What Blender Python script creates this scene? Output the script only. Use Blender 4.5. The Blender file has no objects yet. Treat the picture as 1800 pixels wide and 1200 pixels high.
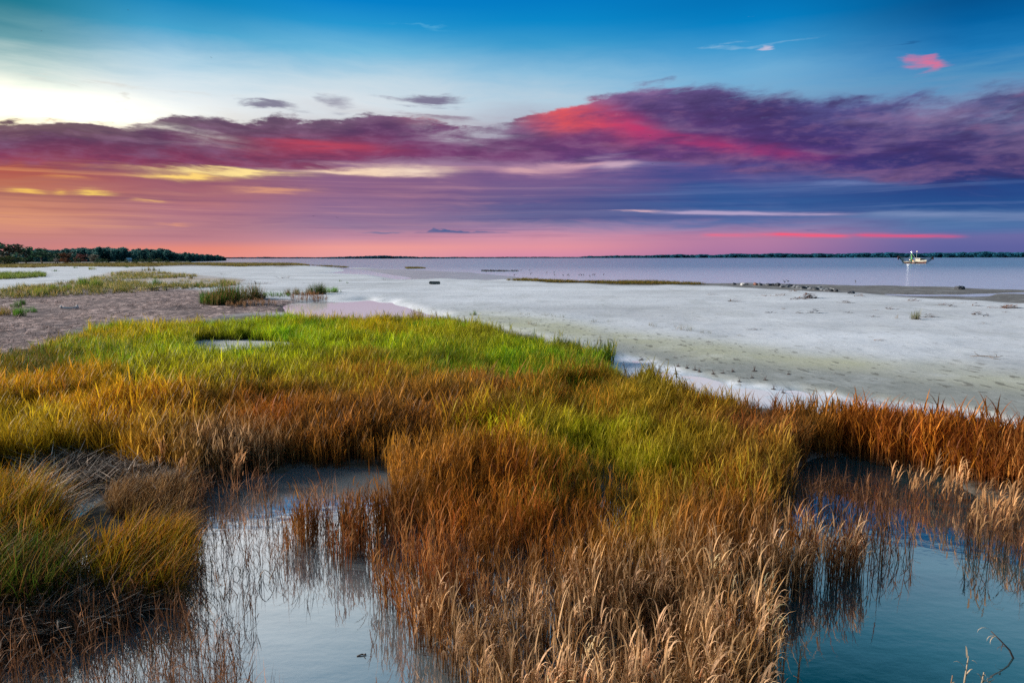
import bpy, bmesh, math, random
import numpy as np
from mathutils import Vector, Matrix, noise as mnoise

scene = bpy.context.scene
COL = scene.collection
R = math.radians

# ------------------------------------------------------------------ camera
CAM_H = 4.0
PITCH = R(7.0)
ROLL = R(0.10)
FPX = 1200.0                      # focal length in pixels of an 1800 px wide frame
cam_d = bpy.data.cameras.new("camera")
cam_d.sensor_width = 36.0
cam_d.lens = 24.0
cam_d.clip_start = 0.1
cam_d.clip_end = 60000.0
cam = bpy.data.objects.new("camera", cam_d)
COL.objects.link(cam)
cam.location = (0, 0, CAM_H)
cam.rotation_euler = (Matrix.Rotation(math.pi / 2 - PITCH, 3, 'X') @ Matrix.Rotation(-ROLL, 3, 'Z')).to_euler()
scene.camera = cam
CM = np.array((Matrix.Rotation(math.pi / 2 - PITCH, 3, 'X') @ Matrix.Rotation(-ROLL, 3, 'Z')))


def ray(px, py):
    """world direction of the photograph's pixel (1800 x 1200)"""
    px = np.asarray(px, float); py = np.asarray(py, float)
    v = np.stack([px - 900.0, 600.0 - py, -FPX * np.ones_like(px)], -1)
    return v @ CM.T


def gnd(px, py, z=0.0):
    """point on the level z under a pixel"""
    d = ray(px, py)
    t = (z - CAM_H) / np.minimum(d[..., 2], -1e-3)
    return np.stack([d[..., 0] * t, d[..., 1] * t], -1)


def proj(x, y, z):
    """world -> photograph pixel"""
    p = np.stack([np.asarray(x, float), np.asarray(y, float), np.asarray(z, float) - CAM_H + 0 * np.asarray(x, float)], -1) @ CM
    w = np.maximum(-p[..., 2], 1e-3)
    return 900 + FPX * p[..., 0] / w, 600 - FPX * p[..., 1] / w


def ae(px, py):
    """azimuth, elevation in degrees of a pixel"""
    d = ray(px, py)
    return (np.degrees(np.arctan2(d[..., 0], d[..., 1])),
            np.degrees(np.arctan2(d[..., 2], np.hypot(d[..., 0], d[..., 1]))))


def lin(c):
    c = [x / 255.0 for x in c]
    return tuple(x / 12.92 if x <= 0.04045 else ((x + 0.055) / 1.055) ** 2.4 for x in c)


# ------------------------------------------------------------------ node formulas
class V:
    """a value in a node tree that can be used in formulas"""
    nt = None

    def __init__(s, sock): s.s = sock

    @staticmethod
    def m(op, *a, clamp=False):
        n = V.nt.nodes.new('ShaderNodeMath'); n.operation = op; n.use_clamp = clamp
        for i, x in enumerate(a):
            if isinstance(x, V): V.nt.links.new(x.s, n.inputs[i])
            else: n.inputs[i].default_value = float(x)
        return V(n.outputs[0])

    def __add__(s, o): return V.m('ADD', s, o)
    __radd__ = __add__
    def __sub__(s, o): return V.m('SUBTRACT', s, o)
    def __rsub__(s, o): return V.m('SUBTRACT', o, s)
    def __mul__(s, o): return V.m('MULTIPLY', s, o)
    __rmul__ = __mul__
    def __truediv__(s, o): return V.m('DIVIDE', s, o)
    def __pow__(s, o): return V.m('POWER', s, o)


def sat(x): return V.m('ADD', x, 0.0, clamp=True)
def vabs(x): return V.m('ABSOLUTE', x)
def vexp(x): return V.m('EXPONENT', x)
def vmax(a, b): return V.m('MAXIMUM', a, b)
def vmin(a, b): return V.m('MINIMUM', a, b)


def sstep(a, b, x):
    n = V.nt.nodes.new('ShaderNodeMapRange'); n.interpolation_type = 'SMOOTHSTEP'
    V.nt.links.new(x.s, n.inputs[0])
    for i, v in ((1, a), (2, b)):
        if isinstance(v, V): V.nt.links.new(v.s, n.inputs[i])
        else: n.inputs[i].default_value = v
    n.inputs[3].default_value = 0; n.inputs[4].default_value = 1
    return V(n.outputs[0])


def vec(x, y, z):
    n = V.nt.nodes.new('ShaderNodeCombineXYZ')
    for i, v in enumerate((x, y, z)):
        if isinstance(v, V): V.nt.links.new(v.s, n.inputs[i])
        else: n.inputs[i].default_value = v
    return V(n.outputs[0])


def noise(v, scale=1.0, detail=4, rough=0.5, dist=0.0):
    n = V.nt.nodes.new('ShaderNodeTexNoise'); n.noise_dimensions = '3D'
    V.nt.links.new(v.s, n.inputs['Vector'])
    n.inputs['Scale'].default_value = scale; n.inputs['Detail'].default_value = detail
    n.inputs['Roughness'].default_value = rough; n.inputs['Distortion'].default_value = dist
    return V(n.outputs[0])


def curve(x, pts, x0, x1, y0, y1):
    n = V.nt.nodes.new('ShaderNodeFloatCurve')
    xx = sat((x - x0) / (x1 - x0))
    V.nt.links.new(xx.s, n.inputs[1])
    c = n.mapping.curves[0]
    P = sorted([((a - x0) / (x1 - x0), (b - y0) / (y1 - y0)) for a, b in pts])
    P = [(min(max(a, 0), 1), min(max(b, 0), 1)) for a, b in P]
    c.points[0].location = P[0]; c.points[1].location = P[-1]
    for p in P[1:-1]: c.points.new(*p)
    n.mapping.update()
    return V(n.outputs[0]) * (y1 - y0) + y0


def ramp(x, stops):
    n = V.nt.nodes.new('ShaderNodeValToRGB'); n.color_ramp.interpolation = 'EASE' if False else 'LINEAR'
    V.nt.links.new(x.s, n.inputs[0])
    stops = sorted(stops, key=lambda q: q[0])
    el = n.color_ramp.elements
    el[0].position = stops[0][0]; el[0].color = (*stops[0][1], 1)
    el[1].position = stops[-1][0]; el[1].color = (*stops[-1][1], 1)
    for p, c in stops[1:-1]:
        e = el.new(p); e.color = (*c, 1)
    return V(n.outputs[0])


def mix(f, a, b, mode='MIX'):
    n = V.nt.nodes.new('ShaderNodeMix'); n.data_type = 'RGBA'; n.blend_type = mode
    n.clamp_factor = True
    for i, v in ((0, f), (6, a), (7, b)):
        if isinstance(v, V): V.nt.links.new(v.s, n.inputs[i])
        elif i == 0: n.inputs[0].default_value = v
        else: n.inputs[i].default_value = (*v, 1)
    return V(n.outputs[2])

# ------------------------------------------------------------------ world: dusk sky
SUN_AZ, SUN_EL = -80.0, 21.0        # degrees right of the view axis, above the horizon
world = bpy.data.worlds.new("World"); scene.world = world; world.use_nodes = True


def build_sky():
    nt = world.node_tree; nt.nodes.clear(); V.nt = nt
    tc = nt.nodes.new('ShaderNodeTexCoord')
    sp = nt.nodes.new('ShaderNodeSeparateXYZ'); nt.links.new(tc.outputs['Generated'], sp.inputs[0])
    x, y, z = (V(o) for o in sp.outputs)
    A = V.m('ARCTAN2', x, y) * (180 / math.pi)
    E = V.m('ARCSINE', vmin(vmax(z, -1), 1)) * (180 / math.pi)
    # noise in angle space, stretched along the horizon (x and y keep it seamless behind)
    P1 = vec(x * 1.0, y * 1.0, E * 0.055)
    wp = noise(P1, 4.0, 3, 0.5) - 0.5                       # slow warp
    nb = noise(vec(x, y, E * 0.075 + wp * 0.35), 8.0, 8, 0.60) * 2.0 - 1.0     # billows
    nl = noise(vec(x, y, E * 0.065 + nb * 0.02), 24.0, 6, 0.6) * 2.0 - 1.0     # small lumps
    P2 = vec(x, y, E * 0.17 + A * 0.004 + wp * 0.45)
    ns = noise(P2, 6.0, 7, 0.62) * 2.0 - 1.0                       # long streaks
    ns2 = noise(vec(x, y, E * 0.30 + wp * 0.5 + 3.7), 5.0, 6, 0.62) * 2.0 - 1.0
    nw = noise(vec(x, y, E * 0.075 - A * 0.006 + nb * 0.05 + 9.0), 12.0, 8, 0.62) * 2.0 - 1.0   # wisps

    # --- background: clear sky over stratus, a colour map over azimuth and elevation
    Ee = E + ns * 1.7 * sstep(0.6, 4.0, E) * (1.0 - sstep(10, 17, E)) + nb * 1.0 * sstep(7, 10, E) * (1.0 - sstep(12, 20, E))
    u = vmax(Ee, 0.0) / 90.0
    u = u ** 0.5
    cols = {  # photograph x : [(photograph y, colour)] ; above the frame given in degrees
        0: [(448, (206, 128, 128)), (425, (196, 128, 128)), (405, (208, 138, 124)), (380, (214, 145, 118)), (350, (200, 130, 104)),
            (322, (186, 110, 88)), (300, (180, 90, 76)), (270, (120, 60, 84)), (222, (248, 238, 200)), (190, (255, 253, 240)), (150, (236, 240, 228)),
            (110, (190, 212, 208)), (60, (104, 160, 170)), (0, (22, 118, 140))],
        330: [(449, (230, 142, 130)), (436, (228, 138, 124)), (422, (190, 128, 138)), (400, (180, 124, 136)), (370, (178, 118, 132)), (340, (174, 108, 116)),
              (312, (142, 82, 104)), (296, (120, 70, 104)), (222, (226, 224, 218)), (190, (232, 238, 240)), (150, (212, 228, 236)), (110, (176, 210, 228)), (55, (72, 164, 206)),
              (0, (8, 132, 188))],
        620: [(450, (230, 156, 158)), (434, (236, 158, 152)), (418, (198, 140, 160)), (398, (150, 120, 152)), (370, (148, 112, 146)), (340, (150, 106, 138)),
              (312, (140, 98, 132)), (296, (150, 104, 140)), (222, (206, 204, 208)), (180, (218, 226, 232)), (140, (196, 217, 229)), (90, (116, 186, 220)), (45, (38, 152, 208)),
              (0, (0, 128, 200))],
        950: [(450, (212, 140, 168)), (434, (226, 148, 160)), (415, (208, 146, 168)), (400, (168, 132, 166)), (385, (104, 104, 150)), (360, (92, 92, 142)), (335, (112, 92, 140)),
              (312, (124, 94, 140)), (296, (146, 104, 146)), (222, (176, 180, 196)), (170, (180, 205, 222)), (130, (140, 190, 220)), (80, (60, 156, 206)), (40, (8, 136, 200)),
              (0, (0, 122, 194))],
        1300: [(450, (160, 112, 158)), (434, (176, 122, 162)), (415, (184, 126, 162)), (400, (150, 126, 168)), (386, (88, 106, 160)), (360, (52, 92, 152)), (335, (56, 84, 146)),
               (312, (74, 78, 140)), (296, (96, 84, 144)), (222, (112, 130, 170)), (170, (122, 170, 206)), (130, (112, 174, 214)), (85, (60, 152, 206)), (40, (2, 128, 194)),
               (0, (0, 114, 182))],
        1700: [(450, (90, 94, 152)), (434, (94, 98, 158)), (415, (106, 106, 162)), (400, (72, 108, 162)), (385, (80, 116, 166)), (360, (36, 78, 140)), (335, (36, 68, 132)),
               (312, (40, 62, 126)), (296, (52, 60, 124)), (222, (112, 124, 162)), (170, (112, 150, 190)), (130, (80, 144, 190)), (90, (28, 122, 184)), (40, (0, 98, 162)), (0, (0, 82, 142))],
    }
    # above the frame an added pale veil, brightened to whiten the marsh pools
    ADDED_VEIL = {0: [(21.5, (292, 296, 298)), (26, (262, 270, 274)), (33, (172, 198, 216)), (45, (96, 140, 170)), (90, (70, 120, 160))],
            330: [(22, (292, 296, 300)), (26, (258, 268, 274)), (33, (164, 192, 212)), (45, (96, 140, 170)), (90, (70, 120, 160))],
            620: [(22.6, (268, 276, 282)), (26, (232, 246, 254)), (33, (136, 170, 194)), (45, (88, 132, 164)), (90, (70, 120, 160))],
            950: [(23, (190, 218, 236)), (27, (136, 180, 204)), (32, (66, 112, 142)), (45, (72, 120, 152)), (90, (70, 120, 160))],
            1300: [(23, (160, 198, 222)), (27, (86, 146, 174)), (31, (14, 90, 112)), (45, (40, 104, 140)), (90, (70, 120, 160))],
            1700: [(23, (146, 186, 212)), (27, (66, 130, 158)), (31, (4, 78, 100)), (45, (30, 96, 130)), (90, (70, 120, 160))]}
    base = None; prevA = None
    for px, st in cols.items():
        S = []
        for py, c in st:
            a, e = ae(px, py)
            S.append((math.sqrt(max(float(e), 0) / 90), lin(c)))
        top = st[-1][1]
        S += [(math.sqrt((20.9 if n_ == 0 else q) / 90) if q < 90 else 1.0, lin(cc)) for n_, (q, cc) in enumerate(ADDED_VEIL[px])]
        S.append((math.sqrt(19.9 / 90), lin(top)))
        c = ramp(u, S)
        a0 = float(ae(px, 330)[0])
        if base is None: base = c
        else: base = mix(sstep(prevA, a0, A), base, c)
        prevA = a0

    # glow round the sun hidden behind the bank: brighter than the film can hold
    ga, ge = (float(q) for q in ae(70, 182))
    g = vexp(-1.0 * (((A - ga) / 7.0) ** 2 + ((E - ge + 0.3) / 1.2) ** 2)) * sstep(ge - 2.6, ge - 0.2, E + nb * 0.8)
    glow = mix(1.0, base, mix(g, (0, 0, 0), (0.9, 0.78, 0.5)), 'ADD')
    col = glow

    def gauss(px, py, w, h, tilt=0.0, warp=1.0):
        a, e = (float(q) for q in ae(px, py))
        da = (A - a + nb * warp * 2.0) / (w / 21.0)
        de = (E - e - (A - a) * tilt + ns * warp * 0.9) / (h / 21.0)
        return vexp(-1.0 * (da * da + de * de))

    low = sstep(0.9, 2.6, E) * (1.0 - sstep(7.5, 9.5, E))
    col = mix(sat(ns * 0.75 - 0.05) * low, col, mix(sstep(-8, 14, A), mix(sstep(-36, -14, A), lin((222, 150, 112)), lin((200, 148, 158))), lin((104, 128, 178))))
    col = mix(sat(ns * -0.85 - 0.05) * low, col, mix(sstep(-8, 14, A), mix(sstep(-36, -14, A), lin((150, 84, 88)), lin((112, 76, 128))), lin((34, 66, 132))))
    col = mix(sat(ns2 * -0.6) * low, col, mix(sstep(-8, 14, A), mix(sstep(-36, -14, A), lin((176, 100, 96)), lin((116, 86, 138))), lin((46, 72, 136))))
    lay = noise(vec(x * 0.55, y * 0.55, E * 0.62 + wp * 0.25 + 1.3), 3.2, 6, 0.62) * 2.0 - 1.0
    warm = mix(sstep(-8, 14, A), mix(sstep(-36, -14, A), lin((246, 176, 112)), lin((214, 158, 160))), lin((112, 134, 184)))
    cool = mix(sstep(-8, 14, A), mix(sstep(-36, -14, A), lin((128, 74, 92)), lin((88, 66, 122))), lin((30, 62, 130)))
    col = mix(sat(lay * 1.1 - 0.08) * low, col, warm)
    col = mix(sat(lay * -1.2 - 0.05) * low, col, cool)
    # --- pale breaks in the stratus
    for px, py, w, h, c, k in ((400, 304, 95, 5.5, (255, 226, 150), 1.3), (320, 312, 50, 4, (255, 214, 120), 1.0), (640, 300, 110, 6, (246, 214, 184), 1.0),
                               (730, 300, 60, 7, (240, 214, 194), 0.8), (58, 340, 20, 3.4, (255, 206, 96), 0.8), (172, 341, 22, 3.8, (255, 216, 100), 1.2),
                               (112, 340, 8, 3.6, (255, 206, 90), 0.8), (265, 353, 20, 3, (255, 200, 110), 1.0), (115, 313, 30, 4, (244, 172, 84), 0.7),
                               (305, 395, 22, 2.4, (246, 168, 116), 0.6), (480, 333, 60, 4, (216, 152, 124), 0.6), (1010, 288, 60, 7, (206, 160, 176), 0.8),
                               (1080, 291, 30, 9, (196, 164, 186), 0.8), (930, 300, 50, 6, (206, 160, 170), 0.7), (1120, 372, 40, 2.6, (206, 170, 186), 0.8),
                               (1500, 321, 70, 5, (104, 120, 172), 0.6)):
        col = mix(sat(gauss(px, py, w, h) * k * (1.0 + ns2 * 2.0 + lay * 1.6 + nl * 0.8)), col, lin(c))
    # long lilac line and pink streaks low on the right
    def line(px0, py0, px1, py1, th, c, k, w=0.35):
        a0, e0 = (float(q) for q in ae(px0, py0)); a1, e1 = (float(q) for q in ae(px1, py1))
        f = (A - a0) / (a1 - a0)
        de = (E - e0 - f * (e1 - e0) + ns * w) / (th / 21.0)
        return mix(sat(vexp(-1.0 * de * de) * sstep(-0.05, 0.18, f) * (1.0 - sstep(0.8, 1.05, f)) * k * (1.0 + ns2 * 2.0)), col, lin(c))
    col = line(1150, 374, 1520, 376, 3.0, (176, 160, 196), 0.9)
    col = line(1480, 376, 1990, 380, 5.0, (116, 136, 180), 0.7)
    col = line(1230, 413, 1370, 414, 2.6, (236, 106, 136), 0.7, 0.15)
    col = line(1350, 413, 1500, 415, 2.8, (244, 92, 124), 1.0, 0.15)
    col = line(1490, 413, 1700, 415, 2.6, (232, 84, 126), 0.9, 0.15)

    # --- the dark bank
    topP = [(-500, 222), (-120, 218), (0, 216), (100, 219), (200, 217), (265, 212), (300, 203), (390, 203), (430, 213), (520, 209), (600, 216), (650, 204), (700, 207),
            (770, 214), (830, 226), (880, 222), (930, 204), (985, 190), (1050, 168), (1105, 150), (1170, 142), (1250, 150), (1330, 163), (1450, 168),
            (1550, 164), (1620, 160), (1700, 152), (1800, 138), (2000, 132), (2400, 160)]
    botP = [(-500, 280), (0, 286), (150, 290), (250, 299), (350, 304), (500, 294), (600, 290), (700, 286), (800, 284), (900, 288), (1000, 282), (1100, 284),
            (1200, 294), (1400, 300), (1600, 318), (1800, 330), (2000, 330), (2400, 310)]
    def epts(P):
        q = []
        for a, b in P:
            aa, ee = ae(a, b); q.append((float(aa), float(ee)))
        return q
    top = curve(A, epts(topP), -60, 60, 0, 20)
    bot = curve(A, epts(botP), -60, 60, 0, 20)
    rightness = sstep(2.0, 20.0, A)
    soft = rightness * 0.9 + 0.45
    Ew = E + nb * (1.0 + rightness * 0.5) + nw * (0.55 + rightness * 0.5) + nl * 0.8
    mt = sstep(0.0, soft, top - Ew + 0.25)
    mb = sstep(-0.35, 0.5, E - bot + ns * 1.6)
    h = sat((E - bot) / vmax(top - bot, 0.3))                # 0 at the base, 1 at the top
    M = mt * mb * (1.0 - sat(nw * 2.2 - 0.35 + (h - 0.8) * 0.8) * 0.55 * sstep(0.35, 0.8, h))
    hs = sat(h + nb * 0.5 + ns * 0.35)
    stations = [(-40, [(0.0, (166, 76, 92)), (0.22, (132, 58, 92)), (0.55, (104, 58, 92)), (1.0, (112, 84, 88))]),
                (-20, [(0.0, (132, 60, 92)), (0.3, (130, 56, 90)), (0.6, (92, 52, 90)), (1.0, (104, 74, 100))]),
                (-4, [(0.0, (112, 58, 110)), (0.3, (112, 54, 106)), (0.6, (110, 58, 108)), (1.0, (112, 78, 116))]),
                (10, [(0.0, (96, 62, 122)), (0.3, (104, 54, 112)), (0.6, (84, 56, 112)), (1.0, (112, 84, 138))]),
                (24, [(0.0, (52, 54, 122)), (0.3, (74, 54, 118)), (0.6, (72, 60, 120)), (1.0, (92, 92, 148))]),
                (38, [(0.0, (40, 56, 116)), (0.3, (66, 56, 110)), (0.6, (84, 76, 124)), (1.0, (88, 100, 146))])]
    bank = None
    for a0, st in stations:
        c = ramp(hs, [(p, lin(q)) for p, q in st])
        bank = c if bank is None else mix(sstep(prevB, a0, A), bank, c)
        prevB = a0
    # grey lighter swirls inside the right part, soft mottling elsewhere
    bank = mix(sat((nw * 1.5 + 0.10) * sstep(24, 34, A) * sstep(7.4, 9.5, E)), bank, lin((136, 152, 190)))
    bank = mix(sat((nb + ns * 0.6) * 0.9), bank, lin((158, 120, 156)))
    bank = mix(sat((nb + ns * 0.8) * -0.8), bank, lin((46, 30, 76)))
    bank = mix(sat(nl * 0.8), bank, lin((150, 108, 146)))
    bank = mix(sat(nl * -0.9), bank, lin((52, 34, 78)))
    # sun-reddened undersides
    red = [(880, 215), (960, 204), (1030, 203), (1090, 215), (1150, 234), (1230, 250), (1320, 262), (1420, 273), (1520, 284), (1640, 296), (1800, 306)]
    rc = curve(A, epts(red), -10, 40, 0, 20)
    dr = (E - rc + nb * 0.7 + ns * 0.5)
    wr = sstep(0.5, 1.6, 1.9 - vabs(A - float(ae(1040, 205)[0])) / 6.0) * 0.75 + 0.42
    r1 = vexp(-1.0 * (dr / wr) * (dr / wr)) * sstep(-1.0, 4.0, A) * (1.0 - sstep(17, 28, A)) 
    bank = mix(sat(r1 * (0.85 - sstep(5.0, 13.0, A) * 0.32) * (1.0 + nb * 1.6 + nw * 1.2)), bank, mix(sstep(3.0, 11.0, A), lin((232, 78, 78)), lin((184, 50, 106))))
    r2 = gauss(560, 259, 120, 12, -0.01) 
    bank = mix(sat(r2 * 0.5 * (1.0 + ns2 * 2.5)), bank, lin((196, 62, 84)))
    r3 = gauss(780, 212, 60, 7, 0.0)
    bank = mix(sat(r3 * 0.8 * (1.0 + ns2 * 3.0)), bank, lin((196, 96, 112)))
    # ragged holes
    hole = gauss(825, 232, 70, 16, -0.05, 1.6) * 1.0 + gauss(330, 235, 60, 8, -0.12, 1.4) * 0.6 + gauss(900, 190, 90, 16, 0.1, 1.4) * 0.3
    M = M * (1.0 - sat(hole * (1.0 + nw * 3.0) * 1.0) * 0.85)
    col = mix(sat(M * 0.97), col, bank)

    # --- loose small clouds above and below the bank
    def puff(px, py, w, h, c, k, tilt=0.0, warp=1.3):
        q = gauss(px, py, w, h, tilt, warp) * k + (nw * 0.6 + nb * 0.4 + nl * 0.45) * 0.8 - 0.35
        return mix(sstep(0.0, 0.7, q) * 0.8, col, lin(c))
    col = puff(478, 187, 60, 7, (96, 84, 120), 1.0)
    col = puff(598, 186, 44, 12, (128, 122, 146), 0.75)
    col = puff(760, 177, 80, 9, (96, 76, 118), 1.05)
    col = puff(770, 210, 90, 10, (120, 78, 112), 0.8)
    col = puff(205, 180, 12, 22, (186, 176, 166), 0.7)
    col = puff(1618, 110, 40, 9, (236, 112, 146), 0.85, -0.1)
    col = puff(1626, 122, 20, 16, (240, 104, 138), 0.8, 0.3)
    col = puff(1310, 80, 130, 5, (150, 190, 220), 0.75)
    col = puff(1343, 83, 16, 4, (206, 196, 216), 1.0)
    col = puff(1590, 76, 40, 4, (24, 84, 140), 0.8)
    col = puff(600, 125, 40, 3, (206, 218, 230), 0.6)
    col = puff(755, 50, 90, 2.5, (84, 170, 216), 0.6)
    col = puff(250, 158, 190, 5, (214, 206, 196), 0.62)
    # low blue-grey cumulus row with a flat base
    a0, e0 = (float(q) for q in ae(805, 408))
    f = vexp(-1.0 * ((A - a0) / 3.9) ** 2)
    nf = noise(vec(x, y, E * 0.06), 55.0, 5, 0.6) * 2.0 - 1.0
    hump = f * 0.10
    for hx, hw, hh in ((738, 0.55, 0.16), (762, 0.50, 0.42), (782, 0.55, 0.30), (806, 0.6, 0.16), (848, 1.6, 0.16), (888, 0.6, 0.12)):
        hump = hump + vexp(-1.0 * ((A - float(ae(hx, 400)[0])) / hw) ** 2) * hh
    nb2 = nf * 0.30
    cm = sstep(0.0, 0.12, hump + nb2 * f - (E - e0 + 0.12)) * sstep(-0.18, 0.0, E - e0 + ns2 * 0.25) * f
    col = mix(sat(cm * 1.1), col, lin((84, 98, 146)))
    col = puff(690, 411, 60, 3.0, (110, 112, 152), 0.8)
    col = puff(950, 404, 60, 3.0, (128, 112, 156), 0.7)
    col = puff(1420, 407, 20, 2.0, (96, 100, 150), 0.8)
    col = puff(1213, 398, 40, 2.2, (110, 112, 158), 0.7)

    bg = nt.nodes.new('ShaderNodeBackground'); nt.links.new(col.s, bg.inputs[0]); bg.inputs[1].default_value = 2.0 ** -0.6
    # the physical sky adds its own light under the same sun
    sky = nt.nodes.new('ShaderNodeTexSky'); sky.sky_type = 'NISHITA'; sky.sun_disc = False
    sky.sun_elevation = R(SUN_EL); sky.sun_rotation = R(SUN_AZ)
    bg2 = nt.nodes.new('ShaderNodeBackground'); nt.links.new(sky.outputs[0], bg2.inputs[0]); bg2.inputs[1].default_value = 0.0006
    ad = nt.nodes.new('ShaderNodeAddShader'); nt.links.new(bg.outputs[0], ad.inputs[0]); nt.links.new(bg2.outputs[0], ad.inputs[1])
    out = nt.nodes.new('ShaderNodeOutputWorld'); nt.links.new(ad.outputs[0], out.inputs[0])


build_sky()
world.cycles.sampling_method = 'MANUAL'
world.cycles.sample_map_resolution = 512

# ------------------------------------------------------------------ sun and picture settings
sun_d = bpy.data.lights.new("sun", 'SUN')
sun_d.energy = 5.0
sun_d.angle = R(12)
sun_d.color = (1.0, 0.93, 0.84)
sun = bpy.data.objects.new("sun", sun_d); COL.objects.link(sun)
_a, _e = R(SUN_AZ), R(SUN_EL)
sun.rotation_euler = Vector((math.sin(_a) * math.cos(_e), math.cos(_a) * math.cos(_e), math.sin(_e))).to_track_quat('Z', 'Y').to_euler()

vs = scene.view_settings
scene.display_settings.display_device = 'sRGB'
vs.view_transform = 'Standard'; vs.look = 'None'; vs.gamma = 1.0; vs.use_curve_mapping = False
vs.exposure = 0.6
scene.cycles.use_denoising = False
scene.cycles.max_bounces = 6
scene.cycles.diffuse_bounces = 3
scene.cycles.glossy_bounces = 3
scene.cycles.transmission_bounces = 3
scene.cycles.sample_clamp_indirect = 6.0

# ------------------------------------------------------------------ helpers
rng = np.random.default_rng(11)
random.seed(5)


def tag(o, label=None, cat=None, group=None, kind=None):
    if label: o['label'] = label
    if cat: o['category'] = cat
    if group: o['group'] = group
    if kind: o['kind'] = kind
    return o


def mesh_obj(name, verts, faces, mat=None, parent=None, smooth=False):
    me = bpy.data.meshes.new(name)
    me.from_pydata([tuple(v) for v in verts], [], [tuple(f) for f in faces])
    if smooth: me.polygons.foreach_set('use_smooth', [True] * len(me.polygons))
    if mat: me.materials.append(mat)
    o = bpy.data.objects.new(name, me); COL.objects.link(o)
    if parent: o.parent = parent
    return o


def np_mesh(name, verts, quads, smooth=True):
    """fast mesh from arrays; quads (n,4) or tris (n,3)"""
    me = bpy.data.meshes.new(name)
    n, k = quads.shape
    me.vertices.add(len(verts)); me.vertices.foreach_set('co', np.asarray(verts, np.float32).ravel())
    me.loops.add(n * k); me.loops.foreach_set('vertex_index', quads.astype(np.int32).ravel())
    me.polygons.add(n); me.polygons.foreach_set('loop_start', np.arange(n, dtype=np.int32) * k)
    try: me.polygons.foreach_set('loop_total', np.full(n, k, np.int32))
    except Exception: pass
    me.update(calc_edges=True)
    if smooth: me.polygons.foreach_set('use_smooth', np.ones(n, bool))
    me.validate()
    return me


def empty(name, loc=(0, 0, 0), rz=0.0):
    o = bpy.data.objects.new(name, None); COL.objects.link(o)
    o.location = loc; o.rotation_euler = (0, 0, rz); o.empty_display_size = 0.2
    return o


def copy_tree(o, parent=None):
    c = o.copy(); COL.objects.link(c)
    if parent: c.parent = parent
    for ch in o.children: copy_tree(ch, c)
    return c


def hash2(ix, iy, seed):
    h = (ix.astype(np.int64) * 374761393 + iy.astype(np.int64) * 668265263 + seed * 1274126177) & 0xffffffff
    h = ((h ^ (h >> 13)) * 1274126177) & 0xffffffff
    return ((h ^ (h >> 16)) & 0xffff) / 65535.0


def vnoise(x, y, seed=0):
    ix = np.floor(x); iy = np.floor(y); fx = x - ix; fy = y - iy
    fx = fx * fx * (3 - 2 * fx); fy = fy * fy * (3 - 2 * fy)
    a = hash2(ix, iy, seed); b = hash2(ix + 1, iy, seed); c = hash2(ix, iy + 1, seed); d = hash2(ix + 1, iy + 1, seed)
    return (a + (b - a) * fx) * (1 - fy) + (c + (d - c) * fx) * fy - 0.5


def fbm(x, y, seed=0, octv=4, gain=0.5):
    s = 0; a = 1; f = 1
    for i in range(octv):
        s = s + a * vnoise(x * f + 17.3 * i, y * f - 9.1 * i, seed + i); a *= gain; f *= 2.03
    return s


def inside(poly, px, py):
    res = np.zeros(px.shape, bool)
    n = len(poly)
    for i in range(n):
        x1, y1 = poly[i]; x2, y2 = poly[(i + 1) % n]
        if y1 == y2: continue
        c = (y1 > py) != (y2 > py)
        res ^= c & (px < (x2 - x1) * (py - y1) / (y2 - y1) + x1)
    return res


def blur(a, sr, sc):
    for ax, s in ((0, sr), (1, sc)):
        if s <= 0: continue
        k = int(math.ceil(s * 2.5)); w = np.exp(-0.5 * (np.arange(-k, k + 1) / s) ** 2); w /= w.sum()
        p = np.pad(a, [(k, k) if i == ax else (0, 0) for i in (0, 1)], mode='edge')
        o = np.zeros_like(a)
        for i, ww in enumerate(w):
            sl = [slice(None)] * 2; sl[ax] = slice(i, i + a.shape[ax]); o += ww * p[tuple(sl)]
        a = o
    return a


# ------------------------------------------------------------------ materials
def new_mat(name):
    m = bpy.data.materials.new(name); m.use_nodes = True
    nt = m.node_tree; V.nt = nt
    b = nt.nodes['Principled BSDF']
    return m, nt, b


def setin(b, name, v):
    i = b.inputs[name]
    if isinstance(v, V): V.nt.links.new(v.s, i)
    elif isinstance(v, tuple): i.default_value = (*v, 1) if len(v) == 3 and i.type == 'RGBA' else v
    else: i.default_value = v


def objco():
    n = V.nt.nodes.new('ShaderNodeTexCoord'); return V(n.outputs['Object'])


def worldpos():
    n = V.nt.nodes.new('ShaderNodeNewGeometry'); return V(n.outputs['Position'])


def vscale(v, k):
    n = V.nt.nodes.new('ShaderNodeVectorMath'); n.operation = 'MULTIPLY'
    V.nt.links.new(v.s, n.inputs[0]); n.inputs[1].default_value = k
    return V(n.outputs[0])


def bump(h, strength, dist=0.1):
    n = V.nt.nodes.new('ShaderNodeBump'); n.inputs['Strength'].default_value = strength; n.inputs['Distance'].default_value = dist
    V.nt.links.new(h.s, n.inputs['Height']); return V(n.outputs[0])


def attr(name, typ='GEOMETRY'):
    n = V.nt.nodes.new('ShaderNodeAttribute'); n.attribute_name = name; n.attribute_type = typ
    return n


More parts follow.
